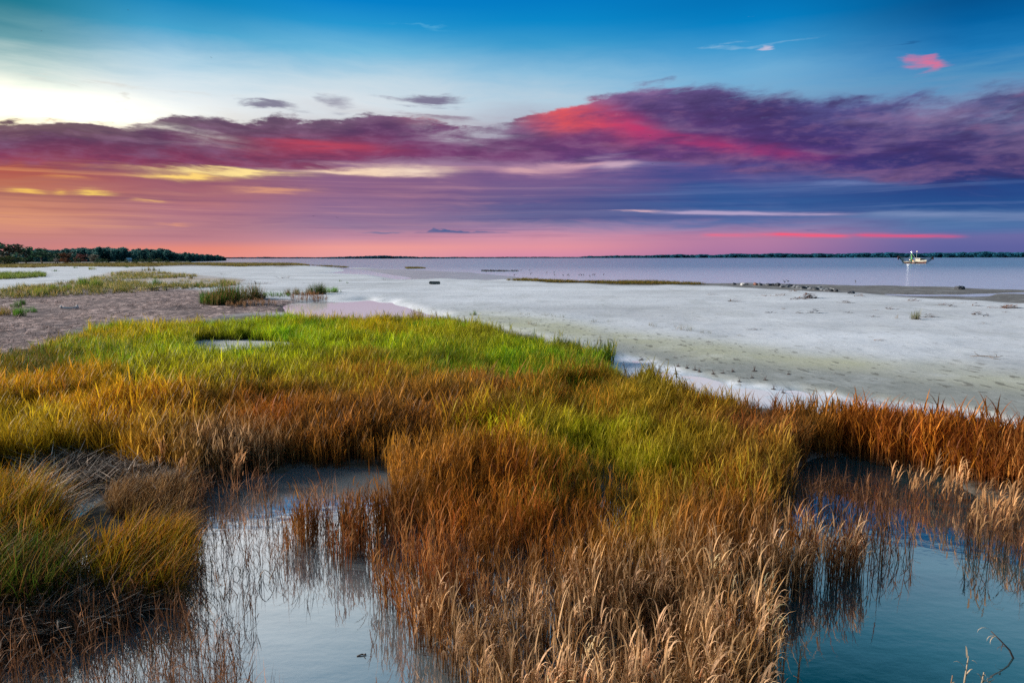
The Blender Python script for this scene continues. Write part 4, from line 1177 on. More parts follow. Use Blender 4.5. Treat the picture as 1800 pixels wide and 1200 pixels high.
# ------------------------------------------------------------------ single plants on the sand
def clump(px, pb, hpx, wpx, kind, n, ta, tb, label, name='grass_clump', cat='grass clump', group=None, wide=1.0, flat=0.5):
    p = at(px, pb); k = p.length / math.hypot(FPX, px - 900) if False else math.hypot(p.x, p.y) / math.hypot(FPX, px - 900)
    H = hpx * k * 1.55; W = wpx * k * 0.5
    rnd = random.Random(int(px * 7 + pb * 13))
    VV, QQ, TT2, CC = [], [], [], []; off = 0
    for i in range(n):
        v, q, t, c = tuft_arrays(kind, rnd)
        a = rnd.uniform(0, 6.28); rr = math.sqrt(rnd.uniform(0, 1))
        s = H * rnd.uniform(0.65, 1.0) * (1.15 - 0.5 * rr * rr)
        ca, sa = math.cos(a * 3), math.sin(a * 3)
        v = np.stack([(v[:, 0] * ca - v[:, 1] * sa) * s * wide, (v[:, 0] * sa + v[:, 1] * ca) * s * wide, v[:, 2] * s], -1)
        dx, dy = rr * math.cos(a) * W, rr * math.sin(a) * W * flat * 2
        g0 = float(np.maximum(ground_z(p.x + dx, p.y + dy), -0.02)) - p.z
        VV.append(v + np.array([dx, dy, g0])); QQ.append(q + off); TT2.append(t); CC.append(c); off += len(v)
    v = np.concatenate(VV); q4 = np.concatenate(QQ); t = np.concatenate(TT2); c = np.concatenate(CC)
    me = np_mesh(name, v, q4, True); one = np.ones(len(v))
    for nm, cols in (('blade', np.stack([t, c, 0 * c, one], -1)), ('tint_a', np.tile([*ta, 1], (len(v), 1))), ('tint_b', np.tile([*tb, 1], (len(v), 1)))):
        at2 = me.color_attributes.new(nm, 'FLOAT_COLOR', 'POINT'); at2.data.foreach_set('color', cols.astype(np.float32).ravel())
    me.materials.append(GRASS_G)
    o = bpy.data.objects.new(name, me); COL.objects.link(o); o.location = p
    return tag(o, label, cat, group)


G1, G2, YL, BR, TN, RD = (0.09, 0.22, 0.02), (0.05, 0.13, 0.02), (0.36, 0.34, 0.02), (0.24, 0.12, 0.05), (0.45, 0.30, 0.18), (0.20, 0.07, 0.03)
for a in ((361, 534, 23, 16, 'lush', 14, G2, G1, 'narrow dark green clump left of the tall grass stand'),
          (396, 534, 33, 66, 'lush', 70, G1, BR, 'tallest green grass stand with brown tops beside the mud'),
          (438, 526, 25, 56, 'lush', 46, G2, BR, 'lower dark green stand sloping right from the tallest stand'),
          (480, 521, 10, 60, 'lush', 40, G2, G1, 'low green strip behind the bare tan stalks'),
          (523, 518, 13, 50, 'lush', 36, G2, BR, 'green and brown patch left of the leafy end clump'),
          (556, 517, 19, 34, 'lush', 30, G2, (0.12, 0.10, 0.03), 'leafy dark clump with upright shoots near the bright green end'),
          (580, 514, 10, 40, 'lush', 36, (0.2, 0.42, 0.015), G1, 'bright green grass tip pointing to the sand'),
          (545, 526, 15, 62, 'straw', 50, RD, BR, 'rust brown dead grass heap above the white pool'),
          (440, 539, 12, 90, 'straw', 70, TN, BR, 'tan dead stalks between the green stand and the meadow'),
          (34, 556, 19, 18, 'lush', 18, (0.12, 0.3, 0.02), G1, 'bright green bush nearest the left edge on the mud'),
          (56, 549, 11, 15, 'lush', 14, (0.06, 0.25, 0.06), G1, 'blue green bush right of the bright one on the mud'),
          (28, 540, 11, 18, 'lush', 14, G2, G1, 'dull green bush behind the bright bush at the left'),
          (39, 536, 12, 12, 'lush', 12, G2, G2, 'dark green bush on the mud with a pointed top'),
          (4, 554, 13, 44, 'lush', 30, YL, BR, 'yellow grass patch cut by the left edge of the picture'),
          (70, 516, 12, 30, 'lush', 30, (0.32, 0.36, 0.02), (0.2, 0.26, 0.02), 'round yellow green cushion at the edge of the sand lane'),
          (92, 511, 12, 18, 'lush', 14, G1, YL, 'green tuft just right of the round yellow cushion'),
          (120, 510, 11, 26, 'lush', 22, YL, G1, 'yellow green cushion halfway along the scrub edge'),
          (112, 502, 9, 10, 'sparse', 8, G2, BR, 'few tall seed stalks behind the yellow cushion'),
          (147, 505, 15, 26, 'lush', 22, G1, (0.2, 0.26, 0.04), 'upright green tuft left in the pair before the scrub'),
          (170, 506, 16, 22, 'lush', 22, G1, (0.3, 0.3, 0.05), 'upright green tuft right in the pair before the scrub'),
          (34, 519, 13, 16, 'lush', 14, (0.2, 0.22, 0.04), BR, 'olive tuft beside the grey dead twigs'),
          (21, 516, 15, 12, 'sparse', 10, (0.2, 0.17, 0.15), (0.25, 0.2, 0.17), 'grey dead twigs standing near the left edge'),
          (276, 502, 13, 16, 'lush', 16, G2, G1, 'dark green bush in the middle of the scrub'),
          (349, 505, 8, 16, 'lush', 14, G2, G2, 'dark low bush between scrub and tall stand'),
          (291, 508, 5, 9, 'lush', 8, G2, G2, 'small dark bush beside the driftwood rail'),
          (306, 489, 8, 18, 'lush', 12, G1, BR, 'left green tuft on the back edge of the scrub'),
          (334, 490, 8, 16, 'lush', 12, G2, BR, 'right green tuft on the back edge of the scrub'),
          (262, 476, 7, 34, 'lush', 26, G1, BR, 'green crest at the top of the scrub'),
          (98, 477, 4, 14, 'lush', 10, G1, G2, 'tiny green tuft alone on the pale sand lane'),
          (162, 474, 7, 12, 'lush', 12, G1, YL, 'green tuft on the far side of the sand lane'),
          (133, 471.5, 4, 8, 'lush', 8, G2, G1, 'small dark tuft before the tan marsh band'),
          (222, 470.5, 4, 9, 'lush', 8, G2, G2, 'dark green tuft in the tan marsh band'),
          (1610, 561, 17, 16, 'lush', 9, (0.14, 0.2, 0.07), (0.3, 0.26, 0.15), 'green grass tuft alone among wrack on the right beach'),
          (1575, 560, 11, 10, 'sparse', 7, TN, (0.3, 0.25, 0.15), 'wispy tan tuft left of the green one on the beach'),
          (833, 554, 8, 16, 'lush', 8, G1, G2, 'small green tuft on sand by the tip of the meadow'),
          (598, 495, 4, 5, 'lush', 5, G2, G1, 'left speck of green on the open sand'),
          (610, 498, 4, 5, 'lush', 5, G2, G1, 'right speck of green on the open sand')):
    clump(*a)
SPR = [(918, 553, 6), (927, 553, 6), (955, 554, 5), (962, 554, 5), (973, 557, 9), (988, 558, 8), (1040, 566, 6), (1044, 566, 8), (1068, 566, 6), (1143, 572, 8), (1149, 574, 7), (1196, 580, 13), (1213, 582, 12),
       (1234, 585, 6), (1247, 586, 8), (930, 570, 8), (943, 573, 9), (980, 588, 8), (1300, 590, 5)]
for i, (x0, y0, h0) in enumerate(SPR):
    clump(x0, y0, h0, 8, 'sparse', 4, (0.12, 0.18, 0.06), (0.3, 0.2, 0.1), 'thin grass sprig on the sand beyond the meadow, %s from the left' % rank((x0, y0, h0), SPR), 'grass_sprig', 'grass sprig', 'grass sprigs on the sand', 3.0)
CL = [(1128, 632, 4), (1192, 644, 5), (1208, 647, 6), (1222, 650, 8), (1229, 654, 6), (1254, 657, 6), (1271, 656, 6), (1288, 653, 5), (1326, 652, 8), (1300, 671, 8), (1322, 664, 5), (1345, 668, 6), (1387, 658, 4), (1360, 684, 8), (1376, 690, 7), (1188, 657, 7), (1160, 655, 9)]
CLODS = CL

# ------------------------------------------------------------------ wrack, driftwood, rocks
WR = [(1424, 524, 9, 30, 'largest rust brown wrack heap on the right beach', (0.10, 0.035, 0.02), (0.2, 0.07, 0.03), 60), (1408, 526, 4, 34, None, (0.12, 0.05, 0.03), (0.22, 0.10, 0.05), 20),
      (1511, 520.5, 4, 20, None, (0.2, 0.08, 0.03), (0.3, 0.14, 0.05), 16), (1253, 518, 4, 22, None, (0.2, 0.10, 0.05), (0.26, 0.13, 0.06), 14), (1292, 530, 5, 30, None, (0.12, 0.07, 0.05), (0.2, 0.11, 0.07), 18),
      (1433, 550, 8, 20, 'grey twiggy wrack tangle below the rust brown heap', (0.10, 0.085, 0.09), (0.2, 0.17, 0.17), 26), (1406, 550.5, 3, 22, None, (0.15, 0.08, 0.04), (0.2, 0.12, 0.07), 12), (1372, 519.5, 3, 42, None, (0.25, 0.12, 0.05), (0.3, 0.16, 0.07), 20),
      (1343, 520, 3, 26, None, (0.25, 0.12, 0.05), (0.3, 0.16, 0.07), 12), (1398, 512.5, 4, 24, None, (0.2, 0.10, 0.05), (0.26, 0.13, 0.06), 14), (1488, 532, 4, 32, None, (0.14, 0.08, 0.05), (0.24, 0.14, 0.08), 18), (1606, 528.5, 4, 28, None, (0.18, 0.07, 0.03), (0.28, 0.12, 0.05), 18),
      (1470, 510, 2, 12, None, (0.3, 0.15, 0.06), (0.35, 0.18, 0.08), 8), (1565, 543.5, 4, 26, None, (0.15, 0.09, 0.06), (0.2, 0.12, 0.08), 14), (1540, 545.5, 2, 14, None, (0.15, 0.09, 0.06), (0.25, 0.14, 0.08), 8), (1655, 536, 3, 30, None, (0.18, 0.08, 0.05), (0.2, 0.12, 0.08), 14),
      (1674, 538.5, 5, 16, None, (0.09, 0.05, 0.04), (0.16, 0.09, 0.06), 14), (1715, 537.5, 5, 16, None, (0.14, 0.06, 0.03), (0.2, 0.10, 0.06), 14), (1740, 541, 3, 22, None, (0.15, 0.06, 0.03), (0.25, 0.12, 0.06), 10), (1775, 541, 6, 40, 'rust brown wrack heap at the right edge of the beach', (0.17, 0.06, 0.025), (0.28, 0.12, 0.05), 40),
      (1718, 553, 6, 20, None, (0.10, 0.045, 0.03), (0.2, 0.09, 0.05), 20), (1736, 556, 5, 14, None, (0.07, 0.04, 0.04), (0.14, 0.08, 0.06), 14), (1695, 532.5, 3, 10, None, (0.25, 0.12, 0.05), (0.3, 0.15, 0.07), 6), (1768, 549, 3, 16, None, (0.14, 0.08, 0.06), (0.2, 0.12, 0.08), 8), (1727, 569, 3, 14, None, (0.2, 0.12, 0.08), (0.2, 0.14, 0.1), 8),
      (1540, 556.5, 2.5, 30, None, (0.09, 0.07, 0.07), (0.18, 0.13, 0.12), 10), (1634, 557.5, 6, 26, None, (0.09, 0.06, 0.06), (0.2, 0.11, 0.08), 20), (1618, 563, 5, 8, None, (0.25, 0.12, 0.06), (0.3, 0.16, 0.08), 10), (1492, 550, 2.5, 26, None, (0.10, 0.08, 0.08), (0.2, 0.15, 0.12), 10),
      (1352, 549.5, 3, 24, None, (0.10, 0.085, 0.09), (0.2, 0.17, 0.17), 10), (1375, 543, 2, 20, None, (0.2, 0.12, 0.07), (0.25, 0.15, 0.1), 8), (1545, 598, 2, 34, None, (0.2, 0.15, 0.12), (0.3, 0.22, 0.18), 6), (1330, 579, 2.5, 30, None, (0.2, 0.17, 0.17), (0.3, 0.25, 0.25), 8),
      (505, 489, 3, 30, None, (0.10, 0.06, 0.055), (0.18, 0.11, 0.1), 16), (455, 499, 3, 46, None, (0.09, 0.045, 0.04), (0.18, 0.10, 0.08), 22), (432, 494, 2, 36, None, (0.10, 0.06, 0.055), (0.18, 0.11, 0.1), 14), (392, 483, 3, 22, None, (0.10, 0.06, 0.055), (0.18, 0.11, 0.1), 10), (625, 487.5, 2, 14, None, (0.10, 0.06, 0.055), (0.18, 0.11, 0.1), 6),
      (680, 492, 2, 26, None, (0.10, 0.06, 0.055), (0.18, 0.11, 0.1), 10), (530, 498, 2, 12, None, (0.10, 0.06, 0.055), (0.18, 0.11, 0.1), 6)]
def wrack(px, pb, hpx, wpx, n, ta, tb, label, name, cat, group=None):
    """stalks heaped loosely in a long low pile"""
    p = at(px, pb); k = math.hypot(p.x, p.y) / math.hypot(FPX, px - 900)
    W, H = wpx * k * 0.5, hpx * k * 1.25
    rnd = random.Random(int(px * 3 + pb * 17)); VV, QQ, TT2, CC = [], [], [], []
    for i in range(n):
        a = rnd.gauss(0, 0.42); b_ = rnd.gauss(0, 0.35)
        hz = H * max(0.05, math.exp(-3 * a * a) * rnd.uniform(0.2, 1.0))
        L = W * rnd.uniform(0.35, 0.9); wd = max(0.04, min(0.35, H * rnd.uniform(0.2, 0.42)))
        vs, q, ts = blade((a * W - 0.3 * L, b_ * W * 0.8, max(hz - 0.15 * L, 0.01)), rnd.gauss(0, 0.5) + (3.14 if rnd.random() < .4 else 0), rnd.uniform(1.15, 1.5), L, wd, rnd.uniform(0.0, 0.6), 4)
        o_ = len(VV); VV += [(v[0], v[1], max(v[2], 0.01 + g_) ) for v, g_ in zip(vs, [0.0] * len(vs))]; QQ += [[z_ + o_ for z_ in f] for f in q]; TT2 += [1.0] * len(vs); CC += [rnd.random()] * len(vs)
    v = np.array(VV); gz = np.maximum(ground_z(p.x + v[:, 0], p.y + v[:, 1]), 0) - p.z
    v[:, 2] += gz
    me = np_mesh(name, v, np.array(QQ), True); one = np.ones(len(v)); c = np.array(CC)
    for nm, cols in (('blade', np.stack([one, c, 0 * c, one], -1)), ('tint_a', np.tile([*ta, 1], (len(v), 1))), ('tint_b', np.tile([*tb, 1], (len(v), 1)))):
        a2 = me.color_attributes.new(nm, 'FLOAT_COLOR', 'POINT'); a2.data.foreach_set('color', cols.astype(np.float32).ravel())
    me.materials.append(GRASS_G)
    o = bpy.data.objects.new(name, me); COL.objects.link(o); o.location = p
    return tag(o, label, cat, group)


for x0, y0, h0, w0, lab, ta, tb, n in WR:
    wrack(x0, y0, h0, w0, int(n * 1.6), ta, tb, lab or '%s strewn patch of dry wrack on the sand, %s from the left' % ('brown' if ta[0] > 1.6 * ta[2] else 'grey', rank((x0, y0), [q[:2] for q in WR if not q[4]])), 'wrack_heap', 'wrack', None if lab else 'wrack patches on the sand')
def tube(name, pts, radii, mat, parent=None, k=7):
    vs, fs = [], []
    pts = [Vector(p) for p in pts]
    for i, p in enumerate(pts):
        ax = (pts[min(i + 1, len(pts) - 1)] - pts[max(i - 1, 0)]).normalized()
        u = ax.cross(Vector((0.31, 0.2, 0.93))).normalized(); w = ax.cross(u)
        for j in range(k):
            a = 6.2832 * j / k; vs.append(p + (u * math.cos(a) + w * math.sin(a)) * radii[i])
    for i in range(len(pts) - 1):
        for j in range(k): fs.append((i * k + j, i * k + (j + 1) % k, (i + 1) * k + (j + 1) % k, (i + 1) * k + j))
    fs.append(tuple(range(k))[::-1]); fs.append(tuple((len(pts) - 1) * k + j for j in range(k)))
    return mesh_obj(name, vs, fs, mat, parent, True)


BLEACH = plain('bleached_wood', (0.62, 0.58, 0.56), 0.8, 0.25, 8.0, bmp=0.4)
OLDWOOD = plain('weathered_wood', (0.13, 0.105, 0.09), 0.9, 0.4, 8.0, bmp=0.4)
p = at(122, 543); k = p.length / 1430
lg = empty('driftwood_log', p, math.atan2(-p.x, p.y) - 0.05)
tag(lg, 'bleached driftwood log with flared ends on the purple mud', 'driftwood log')
tube('trunk', [(-11 * k, 0, 3.0 * k), (-6 * k, 0, 2.1 * k), (0, 0.05, 1.6 * k), (6 * k, 0, 1.8 * k), (11 * k, 0, 2.3 * k)], [1.9 * k, 1.5 * k, 1.4 * k, 1.5 * k, 1.8 * k], BLEACH, lg)
tube('root_flare', [(-11.2 * k, 0, 1.0 * k), (-12.5 * k, 0, 4 * k), (-12.0 * k, -0.05, 6.2 * k)], [1.5 * k, 1.9 * k, 1.2 * k], BLEACH, lg)
tube('root_flare', [(12 * k, 0, -0.6 * k), (12.6 * k, 0, 2.2 * k), (11.8 * k, 0.03, 4.6 * k), (10.6 * k, 0.05, 6.4 * k)], [1.2 * k, 1.7 * k, 1.8 * k, 1.1 * k], BLEACH, lg)
p = at(278, 511); k = p.length / 1350
lg = empty('driftwood_rail', p, math.atan2(-p.x, p.y))
tag(lg, 'dark driftwood pole propped on short stubs before the scrub', 'driftwood')
tube('pole', [(-24 * k, 0, 4.2 * k), (-8 * k, 0, 5.2 * k), (6 * k, 0, 6.4 * k), (22 * k, 0, 7.6 * k)], [0.8 * k, 0.9 * k, 0.8 * k, 0.5 * k], OLDWOOD, lg)
tube('stub', [(-10 * k, 0, -0.5 * k), (-10 * k, 0, 5 * k)], [1.2 * k, 0.9 * k], OLDWOOD, lg)
tube('stub', [(13 * k, 0.02, -0.5 * k), (12.6 * k, 0, 6.6 * k)], [1.3 * k, 0.8 * k], OLDWOOD, lg)
p = at(1735, 629); k = p.length / math.hypot(FPX, 835)
lg = empty('driftwood_branch', p, math.atan2(-p.x, p.y))
tag(lg, 'bare forked driftwood branch lying on the right sand', 'driftwood')
tube('limb', [(-26 * k, 0.1, 0.2 * k), (-12 * k, 0, 3 * k), (2 * k, 0, 3.2 * k), (16 * k, -.05, 3.5 * k), (22 * k, -.1, 6 * k)], [0.5 * k, 0.8 * k, 0.9 * k, 0.6 * k, 0.3 * k], OLDWOOD, lg)
tube('twig', [(-12 * k, 0, 3 * k), (-18 * k, 0.05, 7 * k), (-19 * k, .05, 10 * k)], [0.5 * k, 0.4 * k, 0.2 * k], OLDWOOD, lg)
tube('twig', [(14 * k, 0, 3.4 * k), (13 * k, 0.0, 7 * k), (9 * k, .05, 9 * k)], [0.5 * k, 0.35 * k, 0.2 * k], OLDWOOD, lg)
tube('twig', [(2 * k, 0, 3 * k), (10 * k, -.2, 1 * k), (20 * k, -.3, 0.5 * k)], [0.5 * k, 0.4 * k, 0.2 * k], OLDWOOD, lg)
p = at(764, 499.5); k = p.length / 1208
sl = box('concrete_slab', (0, 0, 2.6 * k), (19.5 * k, 7 * k, 5.0 * k), plain('wet_dark_concrete', (0.055, 0.075, 0.075), 0.85, 0.5, 5.0, bmp=0.6), None, 0.9 * k)
sl.location = p; sl.rotation_euler = (0.0, 0.02, 0.12)
tag(sl, 'dark weathered slab lying alone on the open sand', 'slab')


def rock_mesh(name, seed, mat, sub=3):
    bm = bmesh.new(); bmesh.ops.create_icosphere(bm, subdivisions=sub, radius=1.0)
    o3 = Vector((seed * 7.1, seed * 3.3, seed))
    for v in bm.verts:
        n = v.co.copy()
        v.co *= 1 + 0.45 * mnoise.noise(n * 0.9 + o3) + 0.22 * mnoise.noise(n * 2.3 + o3) + 0.08 * mnoise.noise(n * 6 + o3)
        v.co.z *= 0.75
    me = bpy.data.meshes.new(name); bm.to_mesh(me); bm.free(); me.materials.append(mat)
    return me


RK = [plain('grey_rock', (0.12, 0.13, 0.15), 0.9, 0.5, 2.5, bmp=0.6), plain('dark_wet_rock', (0.032, 0.036, 0.045), 0.6, 0.5, 2.5, bmp=0.6), plain('pale_rock', (0.42, 0.41, 0.40), 0.9, 0.3, 2.5, bmp=0.6), plain('rust_rock', (0.18, 0.08, 0.06), 0.9, 0.4, 2.5, bmp=0.5)]
RM = [[rock_mesh('rock', s + 5 * i, RK[i]) for s in range(4)] for i in range(4)]
ROCKS = [(1290, 500.5, 6, 1, 'dark rock at the left start of the rock line'), (1306, 501.5, 8, 2, 'pale rock left of the rust one in the line'), (1313, 500.5, 5, 1, None), (1328, 501, 7, 3, 'upright rust coloured rock in the rock line'), (1336, 501.5, 7, 1, None),
         (1351, 502, 8, 1, None), (1359, 502, 8, 1, None), (1367, 502.7, 9, 1, None), (1375, 505, 8, 0, None), (1382, 504.7, 8, 0, None), (1388, 503.6, 9, 1, None), (1397, 505.5, 8, 0, None), (1404, 506, 8, 0, None), (1411, 507.2, 9, 1, None),
         (1419, 506, 6, 1, None), (1417, 507, 7, 0, None), (1425, 508.6, 8, 0, None), (1433, 509.2, 9, 1, None), (1440, 508.5, 9, 0, None), (1446, 510.2, 8, 0, None), (1453, 511, 8, 0, None), (1459, 511.8, 9, 1, None), (1463, 511.5, 9, 2, 'pale rock at the right end of the rock line'), (1469, 512.4, 7, 1, None),
         (1497, 516, 10, 1, 'flat dark rock lying apart beyond the rock line'), (1686, 508.5, 12, 1, 'dark hump on the brown flat at the right')]
for i, (x0, y0, w0, mt, lab) in enumerate(ROCKS):
    p = at(x0, y0); k = math.hypot(p.x, p.y) / math.hypot(FPX, x0 - 900)
    o = bpy.data.objects.new('rock', RM[mt][i % 4]); COL.objects.link(o)
    s = w0 * k * 0.62
    o.location = p + Vector((0, 0, s * 0.25)); o.scale = (s, s * 0.9, s * (0.55 if i == 24 else 0.9)); o.rotation_euler = (0, 0, i * 1.7)
    tag(o, lab or ('%s rock in the line along the sand edge, %s rock from the left' % ('dark wet' if mt == 1 else 'grey', rank((x0, y0), [q[:2] for q in ROCKS]))), 'rock', 'rocks along the edge of the sand')
CLODM = rock_mesh('weed_clod', 9, plain('dark_weed', (0.05, 0.03, 0.028), 0.9, 0.5, 14.0, bmp=0.8), 2); SPRIGM = plain('dark_stem', (0.09, 0.05, 0.04), 0.8, 0.3, 9.0)
for i, (x0, y0, h0) in enumerate(CLODS):
    p = at(x0, y0); k = math.hypot(p.x, p.y) / math.hypot(FPX, x0 - 900)
    t = empty('weed_clod', p, i * 1.9)
    tag(t, 'small dark weed clod on the wet pale channel, %s from the left' % rank((x0, y0, h0), CL), 'weed clod', 'weed clods on the wet channel')
    c_ = bpy.data.objects.new('clump', CLODM); COL.objects.link(c_); c_.parent = t; c_.scale = (4.6 * k, 3.4 * k, 2.2 * k)
    for q_ in range(2 + i % 3):
        a_ = q_ * 2.2 + i; tube('stem', [(0, 0, 0), (math.cos(a_) * 1.5 * k, math.sin(a_) * 1.5 * k, h0 * 0.7 * k), (math.cos(a_) * 3 * k, math.sin(a_) * 3 * k, h0 * 1.3 * k)], [0.35 * k, 0.28 * k, 0.12 * k], SPRIGM, t, 5)
# oyster bed: a dark crust on the flat
vs, fs = [], []
rnd = random.Random(3)
for i in range(420):
    a = at(rnd.uniform(846, 888) if rnd.random() < 0.85 else rnd.uniform(888, 912), rnd.gauss(476.3, 0.45)); s = rnd.uniform(0.10, 0.28); n0 = len(vs)
    for j in range(4):
        b = j * 1.57 + rnd.uniform(0, 1); vs.append(a + Vector((math.cos(b) * s, math.sin(b) * s, -0.05)))
    vs.append(a + Vector((rnd.uniform(-.1, .1), 0, s * 1.3)))
    fs += [(n0 + j, n0 + (j + 1) % 4, n0 + 4) for j in range(4)]
oy = mesh_obj('oyster_bed', vs, fs, plain('oyster_shell', (0.045, 0.045, 0.05), 0.8, 0.4, 3.0))
tag(oy, 'dark oyster crust on the wet flat near the shore', None, None, 'stuff')

# ------------------------------------------------------------------ birds
BIRD = plain('dark_feathers', (0.025, 0.025, 0.03), 0.8, 0.3, 8.0)


def bird_fly_mesh(up):
    """gull in flight, wing span 1, flying along +x: body, tail and bent wings as one mesh"""
    bm = bmesh.new()
    secs = [(-0.24, 0.012, 0.0), (-0.15, 0.035, 0.0), (0.0, 0.055, 0.0), (0.12, 0.045, 0.005), (0.18, 0.032, 0.015), (0.225, 0.012, 0.012)]
    rings = []
    for x0, r0, z0 in secs:
        rings.append([bm.verts.new((x0, r0 * math.cos(a * 1.0472), z0 + r0 * math.sin(a * 1.0472) * 0.9)) for a in range(6)])
    for i in range(len(rings) - 1):
        for j in range(6): bm.faces.new((rings[i][j], rings[i][(j + 1) % 6], rings[i + 1][(j + 1) % 6], rings[i + 1][j]))
    bm.faces.new(rings[0][::-1]); bm.faces.new(rings[-1])
    for s in (1, -1):
        prev = None
        for y0, ch, xo, z0 in ((0.03, 0.17, 0.05, 0.02), (0.20, 0.16, 0.08, 0.02 + up * 0.12), (0.36, 0.11, 0.02, 0.02 + up * 0.10), (0.52, 0.02, -0.09, 0.01 + up * 0.02)):
            r = [bm.verts.new((xo, s * y0, z0 + 0.008)), bm.verts.new((xo - ch, s * y0, z0)), bm.verts.new((xo - ch * 0.3, s * y0, z0 - 0.012))]
            if prev:
                for j in range(3): bm.faces.new((prev[j], prev[(j + 1) % 3], r[(j + 1) % 3], r[j]))
            prev = r
    t = [bm.verts.new(v) for v in ((-0.2, 0.02, 0.005), (-0.34, 0.06, 0), (-0.34, -0.06, 0), (-0.2, -0.02, 0.005))]
    bm.faces.new(t)
    bmesh.ops.recalc_face_normals(bm, faces=bm.faces[:])
    me = bpy.data.meshes.new('bird'); bm.to_mesh(me); bm.free(); me.materials.append(BIRD)
    return me


def bird_wade_mesh():
    bm = bmesh.new()
    secs = [(-0.22, 0.01, 0.30), (-0.12, 0.06, 0.30), (0.0, 0.085, 0.30), (0.10, 0.065, 0.33), (0.15, 0.03, 0.39), (0.17, 0.026, 0.46), (0.20, 0.04, 0.50), (0.25, 0.03, 0.50), (0.36, 0.006, 0.47)]
    rings = []
    for x0, r0, z0 in secs: rings.append([bm.verts.new((x0, r0 * math.cos(a * 1.0472), z0 + r0 * math.sin(a * 1.0472))) for a in range(6)])
    for i in range(len(rings) - 1):
        for j in range(6): bm.faces.new((rings[i][j], rings[i][(j + 1) % 6], rings[i + 1][(j + 1) % 6], rings[i + 1][j]))
    bm.faces.new(rings[0][::-1]); bm.faces.new(rings[-1])
    for s in (1, -1):
        pr = None
        for x0, z0, r0 in ((0.0, 0.26, 0.016), (-0.02, 0.14, 0.012), (0.0, -0.05, 0.012)):
            r = [bm.verts.new((x0 + r0 * math.cos(a * 2.094), s * 0.035 + r0 * math.sin(a * 2.094), z0)) for a in range(3)]
            if pr:
                for j in range(3): bm.faces.new((pr[j], pr[(j + 1) % 3], r[(j + 1) % 3], r[j]))
            pr = r
    bmesh.ops.recalc_face_normals(bm, faces=bm.faces[:])
    me = bpy.data.meshes.new('bird'); bm.to_mesh(me); bm.free(); me.materials.append(BIRD)
    return me


FLY = [bird_fly_mesh(u) for u in (1.0, 0.3, -0.6)]; WADE = bird_wade_mesh()
FL = [(551, 380, 5, 'dark bird low over the sea, left of a close pair'), (592, 382.5, 5, 'dark bird low over the sea, right of a close pair'), (812, 383, 4, 'dark bird above the low blue cloud row'), (799, 401, 3, 'tiny dark bird in front of the low blue cloud row'),
      (1143, 239, 7, 'largest dark bird flying under the red cloud'), (1147, 288, 4, 'small dark bird below the largest one'), (1172, 300.5, 5, 'dark bird gliding at the base of the purple cloud'), (1088, 280, 3, 'tiny dark bird left beneath the red cloud'),
      (1175, 329, 3.5, 'tiny dark bird below the purple cloud base'), (234, 290, 4, 'dark bird against the crimson cloud at left'), (679, 257, 3.5, 'tiny dark bird before the dark cloud in the middle left'), (371, 101, 3, 'tiny dark bird high in the pale sky'), (73, 55, 3, 'tiny dark bird near the top left corner'), (225, 18, 3, 'tiny dark bird at the top edge of the sky')]
for i, (x0, y0, w0, lab) in enumerate(FL):
    d = Vector(ray(x0, y0)).normalized(); D = 1.0 / (w0 / 1200.0) * 0.85
    o = bpy.data.objects.new('bird', FLY[i % 3]); COL.objects.link(o)
    o.location = Vector((0, 0, CAM_H)) + d * D
    o.rotation_euler = (random.uniform(-.35, .35), random.uniform(-.1, .1), math.atan2(-d.x, d.y) + random.choice((1.57, 1.2, 2.0, -1.3)))
    tag(o, lab, 'bird', 'birds flying over the bay')
WB_ = [(904, 485.2), (933, 482.4), (961, 480.4), (974, 480.2), (975, 484.8), (990, 485.6), (998, 484.4), (1000, 485.8), (1018, 484.6), (1022, 484.8), (1026, 484.8), (1037, 487.2), (1042, 484.5), (1045, 484.4), (1061, 484.4),
                              (899, 476.4), (904, 476.3), (909, 476.2), (916, 476.2), (931, 476.2), (1379, 497.5), (1385, 496.8), (1504, 497.5)]
for i, (x0, y0) in enumerate(WB_):
    g = gnd(x0, y0, 0.0)
    o = bpy.data.objects.new('wading_bird', WADE); COL.objects.link(o)
    o.location = (g[0], g[1], float(max(ground_z(g[0], g[1]), -0.06))); o.rotation_euler = (0, 0, random.uniform(0, 6.28)); o.scale = (1.1, 1.1, 1.0)
    tag(o, 'small dark wading bird in the shallows off the sand, %s from the left' % rank((x0, y0), WB_), 'bird', 'wading birds in the shallows')

# ------------------------------------------------------------------ shrimp boat
bp = gnd(1609, 463.2, 0.0); bk_ = math.hypot(*bp) / math.hypot(FPX, 709)
boat = empty('shrimp_boat', (bp[0], bp[1], 0.0), math.atan2(-bp[0], bp[1]) - R(42))
boat.scale = (0.9, 0.9, 0.9)
tag(boat, 'lit shrimp boat with nets hanging from spread outriggers', 'boat')
HULL = plain('dark_red_hull', (0.10, 0.035, 0.03), 0.5, 0.2, 1.0); DECKW = plain('cream_paint', (0.50, 0.46, 0.36), 0.5, 0.12, 1.5)
IRON = plain('dark_iron', (0.05, 0.055, 0.06), 0.6, 0.3, 3.0); NETM = plain('dark_green_net', (0.02, 0.055, 0.055), 0.9, 0.4, 4.0); SPAR = plain('grey_spar', (0.22, 0.23, 0.24), 0.5, 0.2, 2.0); NETL = plain('bright_green_net', (0.10, 0.30, 0.09), 0.9, 0.4, 4.0)
LAMP = plain('deck_lamp_glow', (0.9, 0.9, 0.85), 0.4, 0.02, 1.0, emit=(1.0, 0.97, 0.9), emit_s=3.0); LAMPW = plain('warm_lamp_glow', (0.9, 0.8, 0.6), 0.4, 0.02, 1.0, emit=(1.0, 0.72, 0.4), emit_s=4.0)
secs = []
